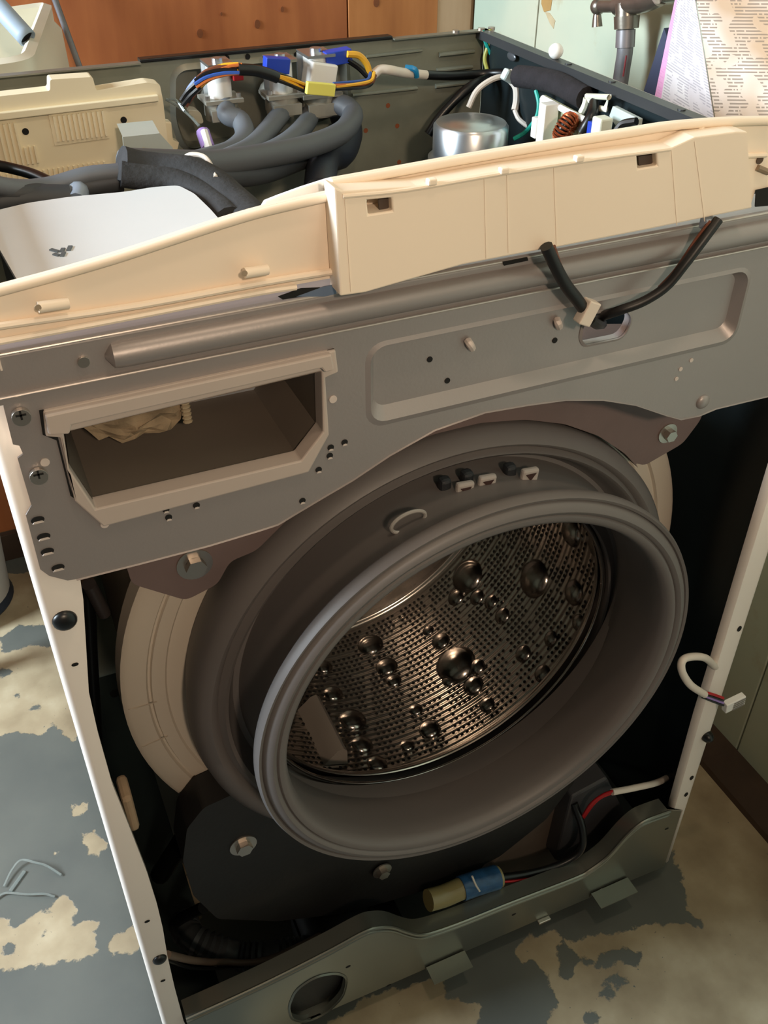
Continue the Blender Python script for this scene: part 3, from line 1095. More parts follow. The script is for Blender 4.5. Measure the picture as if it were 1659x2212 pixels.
# lifter (paddle) at the lower left
bm = bmesh.new()
_lp = drum_hit(700, 1600)
aL = math.atan2(_lp.z - DC[1], _lp.x - DC[0])
sect = []
for (dt, h) in ((-0.016, 0.0), (-0.012, 0.010), (-0.007, 0.022), (0.0, 0.026), (0.007, 0.022), (0.012, 0.010), (0.016, 0.0)):
    a = aL + dt / DR
    sect.append((DC[0] + (DR - h) * math.cos(a), DC[1] + (DR - h) * math.sin(a)))
loft(bm, [[(a, y_, c) for a, c in sect] for y_ in (0.145, 0.155, 0.19, 0.225, 0.235)], cap0=True, cap1=True)
bmlink('lifter', bm, mat('lifter_plastic', '8a8078', 0.4), drum, True)

# ---- counterweights
def cw(name, px, y0, y1, m, lab=None, r=0.008):
    o = prism(name, rounded([F(*q, y0) for q in px], r), y0, y1, m, wm, 'y', bev=0.003)
    if lab:
        o['label'] = lab
    return o


def bolt(px, py, y, parent, r=0.0085, m=zinc):
    x, z = F(px, py, y)
    o = revolve('washer', [(y, r * 1.7, x, z), (y - 0.0015, r * 1.7, x, z), (y - 0.0018, r * 0.9, x, z)], m, parent, 24)
    bm = bmesh.new()
    add_prism(bm, ring_pts(x, z, r, 6), y - 0.001, y - 0.008, 'y')
    bmlink('bolt_head', bm, m, o)


arc = [(TC[0] + 0.262 * math.cos(math.radians(a)), TC[1] + 0.262 * math.sin(math.radians(a))) for a in range(50, 133, 6)]
uo = [F(*q, 0.058) for q in ((1522, 872), (1515, 905), (1475, 958), (1392, 1006), (1372, 1000))]
ul = [F(*q, 0.058) for q in ((497, 1213), (470, 1262), (402, 1297), (285, 1262), (270, 1215), (280, 1120))]
arcin = [(TC[0] + 0.254 * math.cos(math.radians(a)), 0.540 + 0.254 * math.sin(math.radians(a))) for a in (38, 45, 55, 65, 75, 85, 95, 105, 115, 125, 134)]
topo = [(0.12, 0.825), (0.25, 0.848), (0.45, 0.848), (0.57, 0.825)]
cwu = prism('counterweight', rounded(uo + arcin + ul + topo, 0.006), 0.058, 0.096, cw_m, wm, 'y', bev=0.004)
bolt(420, 1218, 0.058, cwu)
bolt(1441, 935, 0.058, cwu, 0.006)
arcl = [(TC[0] + 0.25 * math.cos(math.radians(a)), 0.536 + 0.25 * math.sin(math.radians(a))) for a in range(222, 325, 8)]
lowp = [F(*q, 0.058) for q in ((440, 1745), (404, 1790), (395, 1860), (418, 1935), (470, 1985), (600, 1990), (730, 1975), (830, 1950), (960, 1910), (1080, 1850), (1180, 1770), (1240, 1690))]
cwl = prism('counterweight', rounded([F(512, 1712, 0.058)] + lowp[:0] + arcl + lowp[::-1], 0.005), 0.058, 0.097, cw_d, wm, 'y', bev=0.004)
cwl['label'] = 'black lower counterweight'
bolt(525, 1825, 0.058, cwl)
bolt(825, 1880, 0.055, cwl, 0.007)

# ---- suspension struts, damper, hoses low in the cabinet
strut = tube('suspension_rod', [Y(192, 1262, 0.12), Y(225, 1325, 0.13)], 0.006, mat('dark_rod', '3a3433', 0.4, 0.3), wm, 2)
tube('suspension_rod', [Y(185, 1255, 0.2), Y(205, 1600, 0.22)], 0.008, blackp, wm, 2)
tube('damper', [Y(430, 1760, 0.15), Y(385, 1830, 0.18), Y(345, 1890, 0.2)], 0.012, blackp, wm, 4)
box('tan_foam_pad', tuple(Y(276, 1735, 0.06)), (0.010, 0.03, 0.05), tan_m, wm, None, 0.004)
# drain pump and its hoses
pc = Z(740, 2030, 0.075)
bm = bmesh.new()
add_tube(bm, [(pc.x, pc.y - 0.03, 0.075), (pc.x, pc.y + 0.07, 0.075)], 0.045, 20)
add_box(bm, (pc.x + 0.02, pc.y + 0.03, 0.035), (0.13, 0.08, 0.04))
bmlink('drain_pump', bm, cw_d, wm, True)
bm = bmesh.new()
cp = smooth_pts([Y(395, 1990, 0.16), Z(420, 2030, 0.10), Z(520, 2065, 0.08), Z(620, 2060, 0.085), (pc.x - 0.03, pc.y, 0.08)], 14)
add_tube(bm, cp, lambda t: 0.017 + 0.0022 * math.sin(t * 190), 14)
bmlink('corrugated_hose', bm, mat('dim_grey_hose', '3a3c3e', 0.5), wm, True)
tube('hose', [Y(440, 1960, 0.10), Y(390, 1985, 0.14), Y(375, 2010, 0.18)], 0.007, blackp, wm)
tube('wire', [Y(362, 2062, 0.012), Y(420, 2075, 0.05), Z(480, 2078, 0.11), Z(580, 2072, 0.10), (pc.x, pc.y, 0.11)], 0.004, mat('brown_loom', '6f5d50', 0.5), wm)
tube('wire', [Y(362, 2075, 0.012), Y(420, 2092, 0.05), Z(500, 2090, 0.09), Z(600, 2078, 0.09)], 0.0018, blackp, wm)
pd = Z(1300, 1760, 0.07)
bx = [Y(*q, 0.05) for q in ((1235, 1722), (1312, 1680), (1372, 1800), (1290, 1880), (1200, 1860))]
prism('dark_cover_box', [(p.x, p.z) for p in bx], 0.05, 0.12, mat('dark_grey_cover', '3f3f42', 0.45), wm, 'y', bev=0.003)
bx = [Y(*q, 0.075) for q in ((1000, 1950), (1060, 1870), (1130, 1800), (1190, 1750), (1250, 1720), (1240, 1900), (1100, 1960))]
prism('rust_brown_bracket', [(p.x, p.z) for p in bx], 0.075, 0.085, mat('brownish_bracket', '6b5f55', 0.5, 0.2, 0.2, 15), wm, 'y', bev=0.002)
fl = tube('filter_bottle', [Y(925, 1945, 0.03), Y(960, 1935, 0.03), Y(1000, 1918, 0.03), Y(1040, 1905, 0.03), Y(1078, 1893, 0.03)], 0.0135, mat('clear_yellow_plastic', '8c8258', 0.25), wm, 4, 14)
tube('blue_band', [Y(995, 1920, 0.03), Y(1035, 1906, 0.03), Y(1072, 1895, 0.03)], 0.0152, mat('blue_film', '25517c', 0.3, 0, 0.3, 60, 0.5, 90), fl, 4, 14)
tube('white_tie', [Y(1020, 1893, 0.012), Y(1028, 1912, 0.012), Y(1036, 1925, 0.014)], 0.0012, sleeve, fl, 3, 6)
tube('wire', [Y(1078, 1896, 0.03), Y(1150, 1885, 0.025), Y(1215, 1865, 0.02), Y(1255, 1835, 0.02), Y(1258, 1790, 0.03), Y(1240, 1735, 0.05)], 0.0048, blackp, wm)
tube('wire', [Y(1078, 1905, 0.026), Y(1120, 1902, 0.022), Y(1180, 1888, 0.02), Y(1235, 1860, 0.018)], 0.0016, red_c, wm)
for k in range(3):
    tube('wire', [Y(1253 + k * 4, 1772 - k * 3, 0.04), Y(1275 + k * 3, 1738, 0.03), Y(1300, 1718 + k * 2, 0.025), Y(1325, 1708 + k * 2, 0.02)], 0.0017, red_c, wm)
tube('wire_sleeve', [Y(1322, 1711, 0.02), Y(1370, 1702, 0.02), Y(1420, 1690, 0.03), Y(1455, 1672, 0.06)], 0.0042, sleeve, wm)
# connector loop at the right flange
tube('wire_sleeve', [Y(1545, 1440, 0.006), Y(1520, 1420, -0.004), Y(1480, 1422, -0.010), Y(1472, 1445, -0.014), Y(1490, 1478, -0.016), Y(1522, 1500, -0.016)], 0.0042, sleeve, wm)
for k, m_ in enumerate((red_c, blackp, purple_w, blackp)):
    tube('wire', [Y(1518, 1494 + k * 4, -0.016), Y(1540, 1500 + k * 5, -0.015), Y(1562, 1508 + k * 5, -0.014)], 0.0017, m_, wm, 3, 6)
cn = Y(1585, 1518, -0.014)
rt = Matrix.Rotation(math.radians(-8), 4, 'Y')
cb = box('connector', tuple(cn), (0.027, 0.008, 0.015), whitep, wm, rt, 0.001)
for k in range(4):
    box('connector_slot', tuple(cn + Vector((0.004 + 0.0, -0.0042, 0.0052 - k * 0.0035))), (0.016, 0.0012, 0.0014), mat('slot_grey', '77756f', 0.5), cb, rt, 0)

# ---- lower front panel
lp_ = [(400, 2195), (560, 2122), (700, 2052), (782, 2008), (815, 1998), (845, 1998), (875, 2008), (903, 2014), (935, 2008), (1000, 1985), (1100, 1945), (1238, 1892), (1270, 1875), (1310, 1845), (1350, 1801), (1375, 1778), (1397, 1765), (1441, 1749)]
top = smooth_pts([Vector((*F(*q), 0)) for q in lp_], 4)
topl = [(p.x, p.y) for p in top]
lo = topl + [(0.6735, 0.160), (0.6735, 0.034), (0.55, 0.040), (0.40, 0.043), (0.20, 0.046), (0.024, 0.046)]
ovp = [F(*q) for q in ((625, 2172), (640, 2135), (680, 2108), (725, 2100), (748, 2112), (740, 2150), (705, 2185), (660, 2205), (632, 2200))]
ov = rounded(ovp, 0.012)
lf = prism('lower_front_panel', lo, -0.001, 0.001, galv_low, wm, 'y', holes=[ov])
for k, (dz, yy) in enumerate(((0.0, -0.0035), (-0.0085, -0.0025))):
    tube('rolled_edge', [(a, yy, c + dz) for a, c in topl[::4] + [topl[-1]]], 0.0022, galv_low, lf, 6, 8)
bm = bmesh.new()
loft(bm, [[(a, -0.0035, c + 0.001) for a, c in topl], [(a, 0.018, c + 0.0005) for a, c in topl]], closed_loop=False)
bmlink('top_fold', bm, galv_low, lf, True)
bm = bmesh.new()
loft(bm, [[(a, -0.0015, c) for a, c in offset_poly(ov, -0.003)], [(a, -0.003, c) for a, c in offset_poly(ov, -0.001)], [(a, 0.006, c) for a, c in ov]])
bmlink('oval_rim', bm, galv_low, lf, True)
prism('filter_cover', offset_poly(ov, -0.001), 0.012, 0.016, cw_d, lf, 'y')
xL = [p for p in lo[-5:]]
bm = bmesh.new()
loft(bm, [[(a, -0.001, c) for a, c in xL], [(a, 0.03, c) for a, c in xL]], closed_loop=False)
bmlink('bottom_fold', bm, galv_low, lf)


def bracket(pxs, base):
    # L bracket: flat foot sticking out towards the viewer
    p0, p1, p2, p3 = pxs
    bm = bmesh.new()
    a, c = F(*p0)
    a1, c1 = F(*p1)
    zt = (c + c1) / 2
    z0 = base
    vs = [(a, -0.001, zt), (a1, -0.001, zt), (a1, -0.003, z0), (a, -0.003, z0), (a, -0.026, z0), (a1, -0.026, z0)]
    v = [bm.verts.new(q) for q in vs]
    bm.faces.new((v[0], v[1], v[2], v[3]))
    bm.faces.new((v[3], v[2], v[5], v[4]))
    o = bmlink('foot_bracket', bm, galv_low, lf)
    s = o.modifiers.new('s', 'SOLIDIFY')
    s.thickness = 0.0015
    return o


bracket(((918, 2090), (1000, 2058), 0, 0), 0.052)
bracket(((1272, 1935), (1350, 1902), 0, 0), 0.054)
disc('screw', 1298, 1922, -0.002, 0.003, zinc, lf, 0.002)
disc('screw', 955, 2078, -0.002, 0.003, zinc, lf, 0.002)
p = Y(1175, 1988, -0.004)
box('spring_clip', tuple(p), (0.018, 0.006, 0.004), zinc, lf, None, 0.001)
for q in ((752, 2088), (840, 2128), (1440, 1790), (1110, 1975)):
    disc('hole', *q, -0.001, 0.003, hole_m, lf, 0.0005, 0.0015)
# machine feet
for (fx, fy) in ((0.05, 0.06), (0.636, 0.06), (0.05, 0.60), (0.636, 0.60)):
    bm = bmesh.new()
    add_tube(bm, [(fx, fy, 0.0), (fx, fy, 0.012)], 0.024, 20)
    add_tube(bm, [(fx, fy, 0.012), (fx, fy, 0.05)], 0.008, 12)
    bmlink('foot', bm, blackp, wm, True)
# bottom rails joining the side panels to the feet
for fx in (0.05, 0.636):
    box('base_rail', (fx - 0.012 if fx < 0.3 else fx + 0.012, 0.33, 0.045), (0.068, 0.63, 0.008), dark_in, wm, None, 0.001)

# ------------------------------------------------------------------ inside top: dispenser, cover, valves
pt = [Z(*q, 0.93) for q in ((-40, 462), (60, 438), (150, 425), (270, 414), (330, 404), (385, 400), (420, 418), (455, 452), (475, 475))]
poly = [(p.x, p.y) for p in pt] + [(0.212, 0.10), (0.050, 0.10)] + [(Z(40, 610, 0.93).x, Z(40, 610, 0.93).y), (Z(0, 540, 0.93).x, Z(0, 540, 0.93).y)]
dc = prism('dispenser_cover', rounded(poly, 0.006), 0.926, 0.930, plate_m, wm, 'z', bev=0.0012)
prism('dispenser_box', offset_poly(poly, 0.006), 0.925, 0.83, mat('dispenser_body', '8f9296', 0.5), wm, 'z')
dk = mat('slot_shade', '5b6368', 0.6)
for (x, y, w_) in ((118, 541, .009), (135, 540, .007), (150, 536, .009), (122, 550, .006), (136, 549, .008)):
    p = Z(x, y, 0.9305)
    box('slot_mark', tuple(p), (0.0035, w_, 0.0012), dk, dc, Matrix.Rotation(math.radians(35 if x < 130 else -20), 4, 'Z'), 0.0005)
tube('clear_elbow', [Y(168, 432, 0.36), Y(172, 412, 0.37), Y(150, 408, 0.38)], 0.008, mat('translucent_grey', '8b97a6', 0.3), wm)

# cream control box at the back left
yb = 0.60
cb_poly = [F(*q, yb) for q in ((-70, 215), (0, 208), (108, 196), (108, 172), (200, 166), (208, 196), (318, 178), (345, 182), (352, 215), (362, 300), (366, 420), (-100, 470))]
pb = prism('control_box', rounded(cb_poly, 0.002, 2), yb, 0.622, cream_pcb, wm, 'y', bev=0.0012)
pb['label'] = 'cream plastic control box with vent ribs'
prism('raised_ridge', [F(*q, yb) for q in ((-60, 246), (0, 241), (340, 203), (341, 217), (0, 258), (-60, 264))], yb - 0.005, yb + 0.001, cream_pcb, pb, 'y', bev=0.001)
rib_m = mat('cream_rib_shadow', 'c9ba96', 0.5)


def ribs(x0, y0, x1, y1, h, n, wd=0.0022, sl=-0.12):
    for k in range(n):
        px = x0 + (x1 - x0) * k / (n - 1)
        py = y0 + (y1 - y0) * k / (n - 1)
        a = Y(px, py, yb - 0.001)
        c = Y(px + 6 * h / 60, py + h, yb - 0.001)
        bm = bmesh.new()
        add_box(bm, ((a.x + c.x) / 2, yb - 0.0015, (a.z + c.z) / 2), (wd, 0.005, abs(a.z - c.z)))
        o = bmlink('vent_rib', bm, cream_pcb, pb)


ribs(118, 250, 222, 238, 55, 11)
ribs(2, 268, 36, 264, 92, 4)
ribs(55, 318, 76, 315, 36, 3)
ribs(85, 368, 225, 348, 30, 14)
ribs(-40, 382, 78, 368, 60, 11)
for q in ((267, 259), (55, 284)):
    disc('screw_hole', *q, yb, 0.0035, hole_m, pb, 0.0008)
prism('panel_step', [F(*q, yb) for q in ((104, 247), (230, 232), (236, 298), (118, 314))], yb - 0.0015, yb + 0.001, cream_pcb, pb, 'y')
prism('side_clip', [F(*q, 0.62) for q in ((352, 260), (368, 262), (372, 300), (385, 305), (382, 320), (360, 325))], 0.615, 0.63, cream_pcb, pb, 'y', bev=0.001)
# galvanised bracket beside it
mb = prism('hanger_bracket', [F(*q, 0.52) for q in ((265, 296), (345, 288), (374, 320), (370, 352), (270, 352))], 0.52, 0.522, mat('pale_zinc_sheet', 'b4bbb6', 0.4, 0.2), wm, 'y', holes=[[F(*q, 0.52) for q in ((308, 318), (358, 326), (352, 346), (312, 343))]])
bm = bmesh.new()
q0 = [Y(265, 296, 0.52), Y(345, 288, 0.52), Y(374, 320, 0.52), Y(290, 326, 0.52)]
v = [bm.verts.new(q) for q in (q0[0], q0[1], q0[1] + Vector((0.004, 0.05, 0)), q0[0] + Vector((0.004, 0.05, 0)))]
bm.faces.new(v)
bmlink('bracket_fold', bm, mat('pale_zinc_sheet', 'b4bbb6'), mb)


# inlet valves
def valve(px, py, s=1.0, top=True, capm=whitep):
    c = Y(px, py, 0.61)
    k = s
    o = bmesh.new()
    add_box(o, (c.x, c.y, c.z - 0.012 * k), (0.044 * k, 0.038 * k, 0.004 * k))
    add_tube(o, [(c.x, c.y, c.z - 0.014 * k), (c.x, c.y, c.z - 0.034 * k)], 0.019 * k, 18)
    add_box(o, (c.x, c.y - 0.004, c.z - 0.026 * k), (0.034 * k, 0.034 * k, 0.012 * k))
    add_tube(o, [(c.x, c.y + 0.005, c.z - 0.02), (c.x, 0.66, c.z - 0.02)], 0.012, 14)
    vb = bmlink('inlet_valve', o, mat('valve_body', '9c9a90', 0.45, 0.2, 0.15, 30), wm, True)
    bm = bmesh.new()
    add_tube(bm, [(c.x, c.y, c.z - 0.012 * k), (c.x, c.y, c.z + 0.024 * k)], 0.0135 * k, 18)
    bmlink('solenoid', bm, capm, vb, True)
    if top:
        bm = bmesh.new()
        add_box(bm, (c.x, c.y, c.z + 0.026 * k), (0.030 * k, 0.036 * k, 0.003))
        add_box(bm, (c.x, c.y + 0.017 * k, c.z + 0.008 * k), (0.030 * k, 0.003, 0.036 * k))
        add_tube(bm, [(c.x, c.y, c.z + 0.027 * k), (c.x, c.y, c.z + 0.031 * k)], 0.006 * k, 14)
        bmlink('solenoid_yoke', bm, alu, vb)
    for dx in (-0.018, 0.018):
        bm = bmesh.new()
        add_tube(bm, [(c.x + dx * k, c.y - 0.012 * k, c.z - 0.012 * k), (c.x + dx * k, c.y - 0.012 * k, c.z - 0.005 * k)], 0.0028, 8)
        bmlink('screw', bm, zinc, vb)
    return vb


valve(474, 188)
valve(607, 178)
v3 = valve(684, 172, 1.12)
# white solenoid block over the third valve
p = Y(690, 160, 0.60)
box('solenoid_block', tuple(p), (0.032, 0.03, 0.028), whitep, v3, Matrix.Rotation(math.radians(12), 4, 'Y'), 0.002)
box('connector', tuple(Y(728, 122, 0.60)), (0.032, 0.016, 0.015), blue_c, wm, Matrix.Rotation(math.radians(-4), 4, 'Y'), 0.001)['label'] = 'blue wire connector'
box('connector', tuple(Y(597, 140, 0.585)), (0.028, 0.014, 0.016), blue_c, wm, Matrix.Rotation(math.radians(8), 4, 'Y'), 0.001)['label'] = 'blue wire connector'
box('connector', tuple(Y(512, 162, 0.60)), (0.012, 0.012, 0.010), red_c, wm, None, 0.001)['label'] = 'red wire connector'

# grey hoses
tube('hose', [Y(486, 225, 0.605), Y(492, 248, 0.585), Y(520, 262, 0.575), Y(528, 295, 0.55), Y(500, 325, 0.52), Y(440, 345, 0.47), Y(380, 358, 0.43)], 0.0112, hose_g, wm, 8, 14)
tube('hose', [Y(615, 235, 0.605), Y(600, 255, 0.59), Y(575, 285, 0.56), Y(540, 320, 0.52), Y(490, 345, 0.46)], 0.0112, hose_g, wm, 8, 14)
tube('hose', [Y(672, 240, 0.605), Y(664, 262, 0.59), Y(635, 295, 0.55), Y(590, 325, 0.51), Y(520, 350, 0.46)], 0.0112, hose_g, wm, 8, 14)
tube('hose', [Y(700, 232, 0.61), Y(740, 228, 0.59), Y(762, 250, 0.57), Y(735, 288, 0.53), Y(660, 318, 0.49), Y(560, 338, 0.45), Y(460, 352, 0.42), Y(360, 352, 0.40), Y(268, 350, 0.38)], 0.0125, mat('mid_grey_hose', '54575c', 0.55), wm, 8, 14)
tube('hose', [Y(742, 245, 0.64), Y(752, 290, 0.62), Y(735, 330, 0.58), Y(700, 345, 0.54), Y(690, 420, 0.44)], 0.018, mat('navy_hose', '262b36', 0.5), wm, 8, 14)
tube('hose', [Y(680, 330, 0.58), Y(640, 345, 0.52), Y(560, 372, 0.46), Y(460, 380, 0.42)], 0.013, hose_d, wm, 8, 12)
# foam-wrapped bundle and flat strip
tube('foam_wrap', [Y(262, 352, 0.37), Y(300, 362, 0.37), Y(350, 368, 0.365), Y(410, 375, 0.35), Y(460, 400, 0.33), Y(500, 435, 0.30), Y(530, 462, 0.27), Y(560, 500, 0.22)], 0.019, foam_d, wm, 6, 12, flat=0.8)
tube('foam_wrap', [Y(262, 376, 0.355), Y(320, 384, 0.35), Y(380, 392, 0.34), Y(430, 415, 0.32), Y(470, 445, 0.29), Y(500, 475, 0.25)], 0.014, foam_d, wm, 6, 12, flat=0.8)
tube('zip_tie', [Y(392, 345, 0.385), Y(412, 334, 0.375), Y(440, 338, 0.365), Y(456, 358, 0.345), Y(466, 384, 0.315)], 0.0022, sleeve, wm, 6, 8)
tube('zip_tie_tail', [Y(472, 396, 0.31), Y(480, 400, 0.305)], 0.0022, sleeve, wm, 3, 8)
tube('hose', [Y(-40, 395, 0.36), Y(40, 408, 0.37), Y(110, 402, 0.38), Y(190, 380, 0.38), Y(272, 372, 0.38)], 0.0085, hose_g, wm, 6, 12)
tube('hose', [Y(-40, 412, 0.37), Y(60, 418, 0.37), Y(130, 415, 0.38), Y(190, 402, 0.38), Y(262, 390, 0.38)], 0.010, hose_d, wm, 6, 12)
tube('hose', [Y(-40, 440, 0.37), Y(60, 428, 0.37), Y(150, 428, 0.37)], 0.012, hose_d, wm, 6, 12)
tube('cable', [Y(-30, 352, 0.45), Y(30, 365, 0.44), Y(75, 378, 0.42), Y(125, 402, 0.39)], 0.0052, blackp, wm, 6, 10)
tube('tube_piece', [Y(438, 285, 0.56), Y(450, 320, 0.54)], 0.0075, purple_w, wm, 3, 10)
tube('tube_piece', [Y(441, 284, 0.553), Y(452, 322, 0.533)], 0.0045, whitep, wm, 3, 8)
# loose white fibres/tape beside the control box
tube('clear_tape', [Y(358, 214, 0.6), Y(385, 230, 0.6), Y(410, 250, 0.59), Y(430, 272, 0.58)], 0.0016, clear_m, wm, 5, 6)
tube('clear_tape', [Y(360, 216, 0.6), Y(380, 216, 0.6), Y(398, 240, 0.59)], 0.0014, clear_m, wm, 5, 6)
prism('plastic_elbow', rounded([F(*q, 0.6) for q in ((400, 232), (428, 236), (436, 262), (415, 262))], 0.004), 0.59, 0.61, mat('dull_beige', 'a39b86', 0.6), wm, 'y', bev=0.002)


# wire harness
def harness(path, cols, r=0.0024, spread=0.004, nm='wire'):
    base_ = smooth_pts(path, 6)
    for k, m_ in enumerate(cols):
        a = 2 * math.pi * k / len(cols)
        pts = [p + Vector((math.cos(a + i * 0.06) * spread * 0.7, math.sin(a * 1.3) * spread * 0.5, math.sin(a + i * 0.06) * spread * 0.7)) for i, p in enumerate(base_)]
        bm = bmesh.new()
        add_tube(bm, pts, r * 0.72, 6)
        bmlink(nm, bm, m_, wm, True)


harness([Y(398, 222, 0.58), Y(412, 200, 0.58), Y(432, 178, 0.575)], [blackp, blue_w, blackp, blackp, brown_w], 0.0036, 0.006)
harness([Y(428, 180, 0.575), Y(452, 162, 0.57), Y(485, 151, 0.565), Y(520, 148, 0.56)], [orange_w, yellow_w, brown_w, blackp, blue_w, orange_w, yellow_w, blackp], 0.0028, 0.006)
tube('wire_sleeve', [Y(515, 150, 0.56), Y(550, 152, 0.56), Y(580, 160, 0.56), Y(600, 168, 0.56)], 0.0062, blackp, wm, 6, 10)
harness([Y(595, 165, 0.56), Y(625, 175, 0.56), Y(660, 190, 0.56)], [yellow_w, blackp, yellow_w, blackp, brown_w], 0.0026, 0.005)
harness([Y(720, 188, 0.56), Y(770, 184, 0.565), Y(798, 178, 0.57), Y(806, 162, 0.58)], [yellow_w, blue_w, orange_w, blackp, brown_w], 0.0026, 0.0045)
tube('wire', [Y(750, 117, 0.59), Y(775, 120, 0.59), Y(792, 138, 0.59), Y(798, 158, 0.59)], 0.0038, yellow_w, wm, 6, 8)
tube('wire', [Y(750, 128, 0.595), Y(775, 145, 0.595), Y(795, 165, 0.59)], 0.0038, blackp, wm, 6, 8)
box('cable_label', tuple(Y(692, 192, 0.545)), (0.034, 0.007, 0.013), label_y, wm, Matrix.Rotation(math.radians(10), 4, 'Y'), 0.001)
tube('wire_sleeve', [Y(808, 160, 0.59), Y(822, 150, 0.59), Y(845, 152, 0.59), Y(870, 157, 0.60), Y(920, 162, 0.61)], 0.0055, sleeve, wm, 6, 10)
tube('clip', [Y(876, 146, 0.605), Y(896, 150, 0.598), Y(900, 166, 0.60)], 0.0035, mat('cyan_clip', '1c7fb0', 0.4), wm, 3, 8)
tube('cable', [Y(918, 162, 0.61), Y(980, 164, 0.62), Y(1040, 160, 0.62), Y(1085, 158, 0.60), Y(1130, 165, 0.56)], 0.0055, blackp, wm, 6, 10)
tube('cable', [Y(1090, 160, 0.62), Y(1020, 185, 0.60), Y(960, 240, 0.60), Y(925, 290, 0.60)], 0.006, blackp, wm, 6, 10)
tube('ground_wire', [Y(1042, 66, 0.645), Y(1052, 98, 0.64), Y(1068, 128, 0.635), Y(1090, 145, 0.62)], 0.0028, teal_w, wm, 6, 8)
tube('ground_wire', [Y(1058, 64, 0.645), Y(1055, 95, 0.64), Y(1047, 125, 0.64), Y(1052, 150, 0.635)], 0.0026, yg_w, wm, 6, 8)
tube('ground_wire', [Xp(1158, 195, 0.66), Xp(1164, 225, 0.66), Xp(1158, 255, 0.655), Xp(1135, 285, 0.65), Xp(1110, 300, 0.64)], 0.0026, teal_w, wm, 6, 8)
# right hand bundle under the rim
tube('foam_wrap', [Xp(1120, 165, 0.66), Xp(1165, 170, 0.664), Xp(1210, 182, 0.666), Xp(1265, 212, 0.668)], 0.0125, mat('black_sock', '1b181c', 0.9, 0, 0.3, 80, 0.6, 200), wm, 6, 12)
tube('white_cable', [Y(1012, 232, 0.58), Y(1030, 196, 0.58), Y(1062, 172, 0.58), Y(1095, 163, 0.58)], 0.0036, sleeve, wm, 6, 8)
tube('white_cable', [Y(1098, 168, 0.575), Y(1114, 188, 0.565), Y(1116, 215, 0.56), Y(1112, 238, 0.555)], 0.0045, sleeve, wm, 6, 8)
tube('white_cable', [Y(1112, 238, 0.555), Y(1122, 258, 0.545), Y(1148, 278, 0.53)], 0.003, sleeve, wm, 6, 8)
tube('white_cable', [Y(1095, 158, 0.58), Y(1115, 150, 0.58), Y(1140, 144, 0.575)], 0.0028, sleeve, wm, 4, 8)
box('cable_clip', tuple(Y(1098, 164, 0.57)), (0.016, 0.012, 0.014), mat('pale_clip', 'cfdcd6', 0.4), wm, Matrix.Rotation(0.5, 4, 'Y'), 0.003)
# suspended silver noise-filter can
CT = 0.898
c0 = Z(1018, 262, CT)
cx_, cy_ = c0.x, c0.y
bm = bmesh.new()
RC = 0.044
prof = [(0.002, CT), (RC * 0.55, CT + 0.0005), (RC * 0.6, CT - 0.001), (RC * 0.93, CT - 0.001), (RC, CT - 0.005), (RC, CT - 0.034), (RC * 1.02, CT - 0.037), (RC * 1.12, CT - 0.040), (RC * 1.12, CT - 0.050), (RC * 0.98, CT - 0.054), (RC * 0.98, CT - 0.08)]
loft(bm, [[(cx_ + r * math.cos(t), cy_ + r * math.sin(t), z) for t in [2 * math.pi * k / 48 for k in range(48)]] for r, z in prof], cap0=True, cap1=True)
can = bmlink('motor_can', bm, alu, wm, True)
can['label'] = 'silver cylindrical can'
box('can_bracket', (cx_ + 0.02, cy_ - 0.045, CT - 0.048), (0.05, 0.03, 0.004), whitep, can, None, 0.001)
# line filter with copper toroid
XF = 0.655
fr = [Xp(*q, XF) for q in ((1172, 205), (1290, 268), (1300, 330), (1160, 330))]
lf_ = prism('filter_board', [(p.y, p.z) for p in fr], XF, XF + 0.004, pcb_g, wm, 'x', bev=0.001)
tube('board_frame', [Xp(1172, 212, XF - 0.002), Xp(1230, 243, XF - 0.002), Xp(1292, 272, XF - 0.002)], 0.0035, whitep, lf_, 3, 8)
tube('board_frame', [Xp(1172, 212, XF - 0.002), Xp(1172, 250, XF - 0.002), Xp(1168, 310, XF - 0.002)], 0.0035, whitep, lf_, 3, 8)
box('board_socket', tuple(Xp(1182, 268, XF - 0.012)), (0.018, 0.014, 0.045), whitep, lf_, None, 0.001)
box('board_socket', tuple(Xp(1160, 275, XF - 0.018)), (0.010, 0.010, 0.022), whitep, lf_, None, 0.001)
tc_ = Xp(1222, 276, XF - 0.016)
bm = bmesh.new()
for k in range(22):
    a = 2 * math.pi * k / 22
    R_ = Matrix.Translation(tc_) @ Matrix.Rotation(math.radians(25), 4, 'X') @ Matrix.Rotation(math.radians(-60), 4, 'Z')
    pts = []
    for j in range(10):
        b2 = 2 * math.pi * j / 10
        rr = 0.011 + 0.0055 * math.cos(b2)
        pts.append(R_ @ Vector((0.0075 * math.sin(b2), rr * math.cos(a), rr * math.sin(a))))
    add_tube(bm, pts, 0.0013, 5, closed=True)
bmlink('copper_coil', bm, copper, lf_, True)
bm = bmesh.new()
add_tube(bm, [R_ @ Vector((0, 0.011 * math.cos(a), 0.011 * math.sin(a))) for a in [2 * math.pi * k / 24 for k in range(24)]], 0.005, 10, closed=True)
bmlink('coil_core', bm, blackp, lf_, True)
box('capacitor', tuple(Xp(1283, 278, XF - 0.010)), (0.010, 0.012, 0.014), blue_c, lf_, None, 0.001)
box('capacitor', tuple(Xp(1300, 272, XF - 0.008)), (0.016, 0.016, 0.018), mat('pale_block', 'd8dccb', 0.5), lf_, None, 0.002)
tube('cable', [Xp(1284, 222, 0.664), Xp(1280, 245, 0.652), Xp(1268, 268, 0.645), Xp(1258, 285, 0.642)], 0.006, blackp, wm, 5, 10)
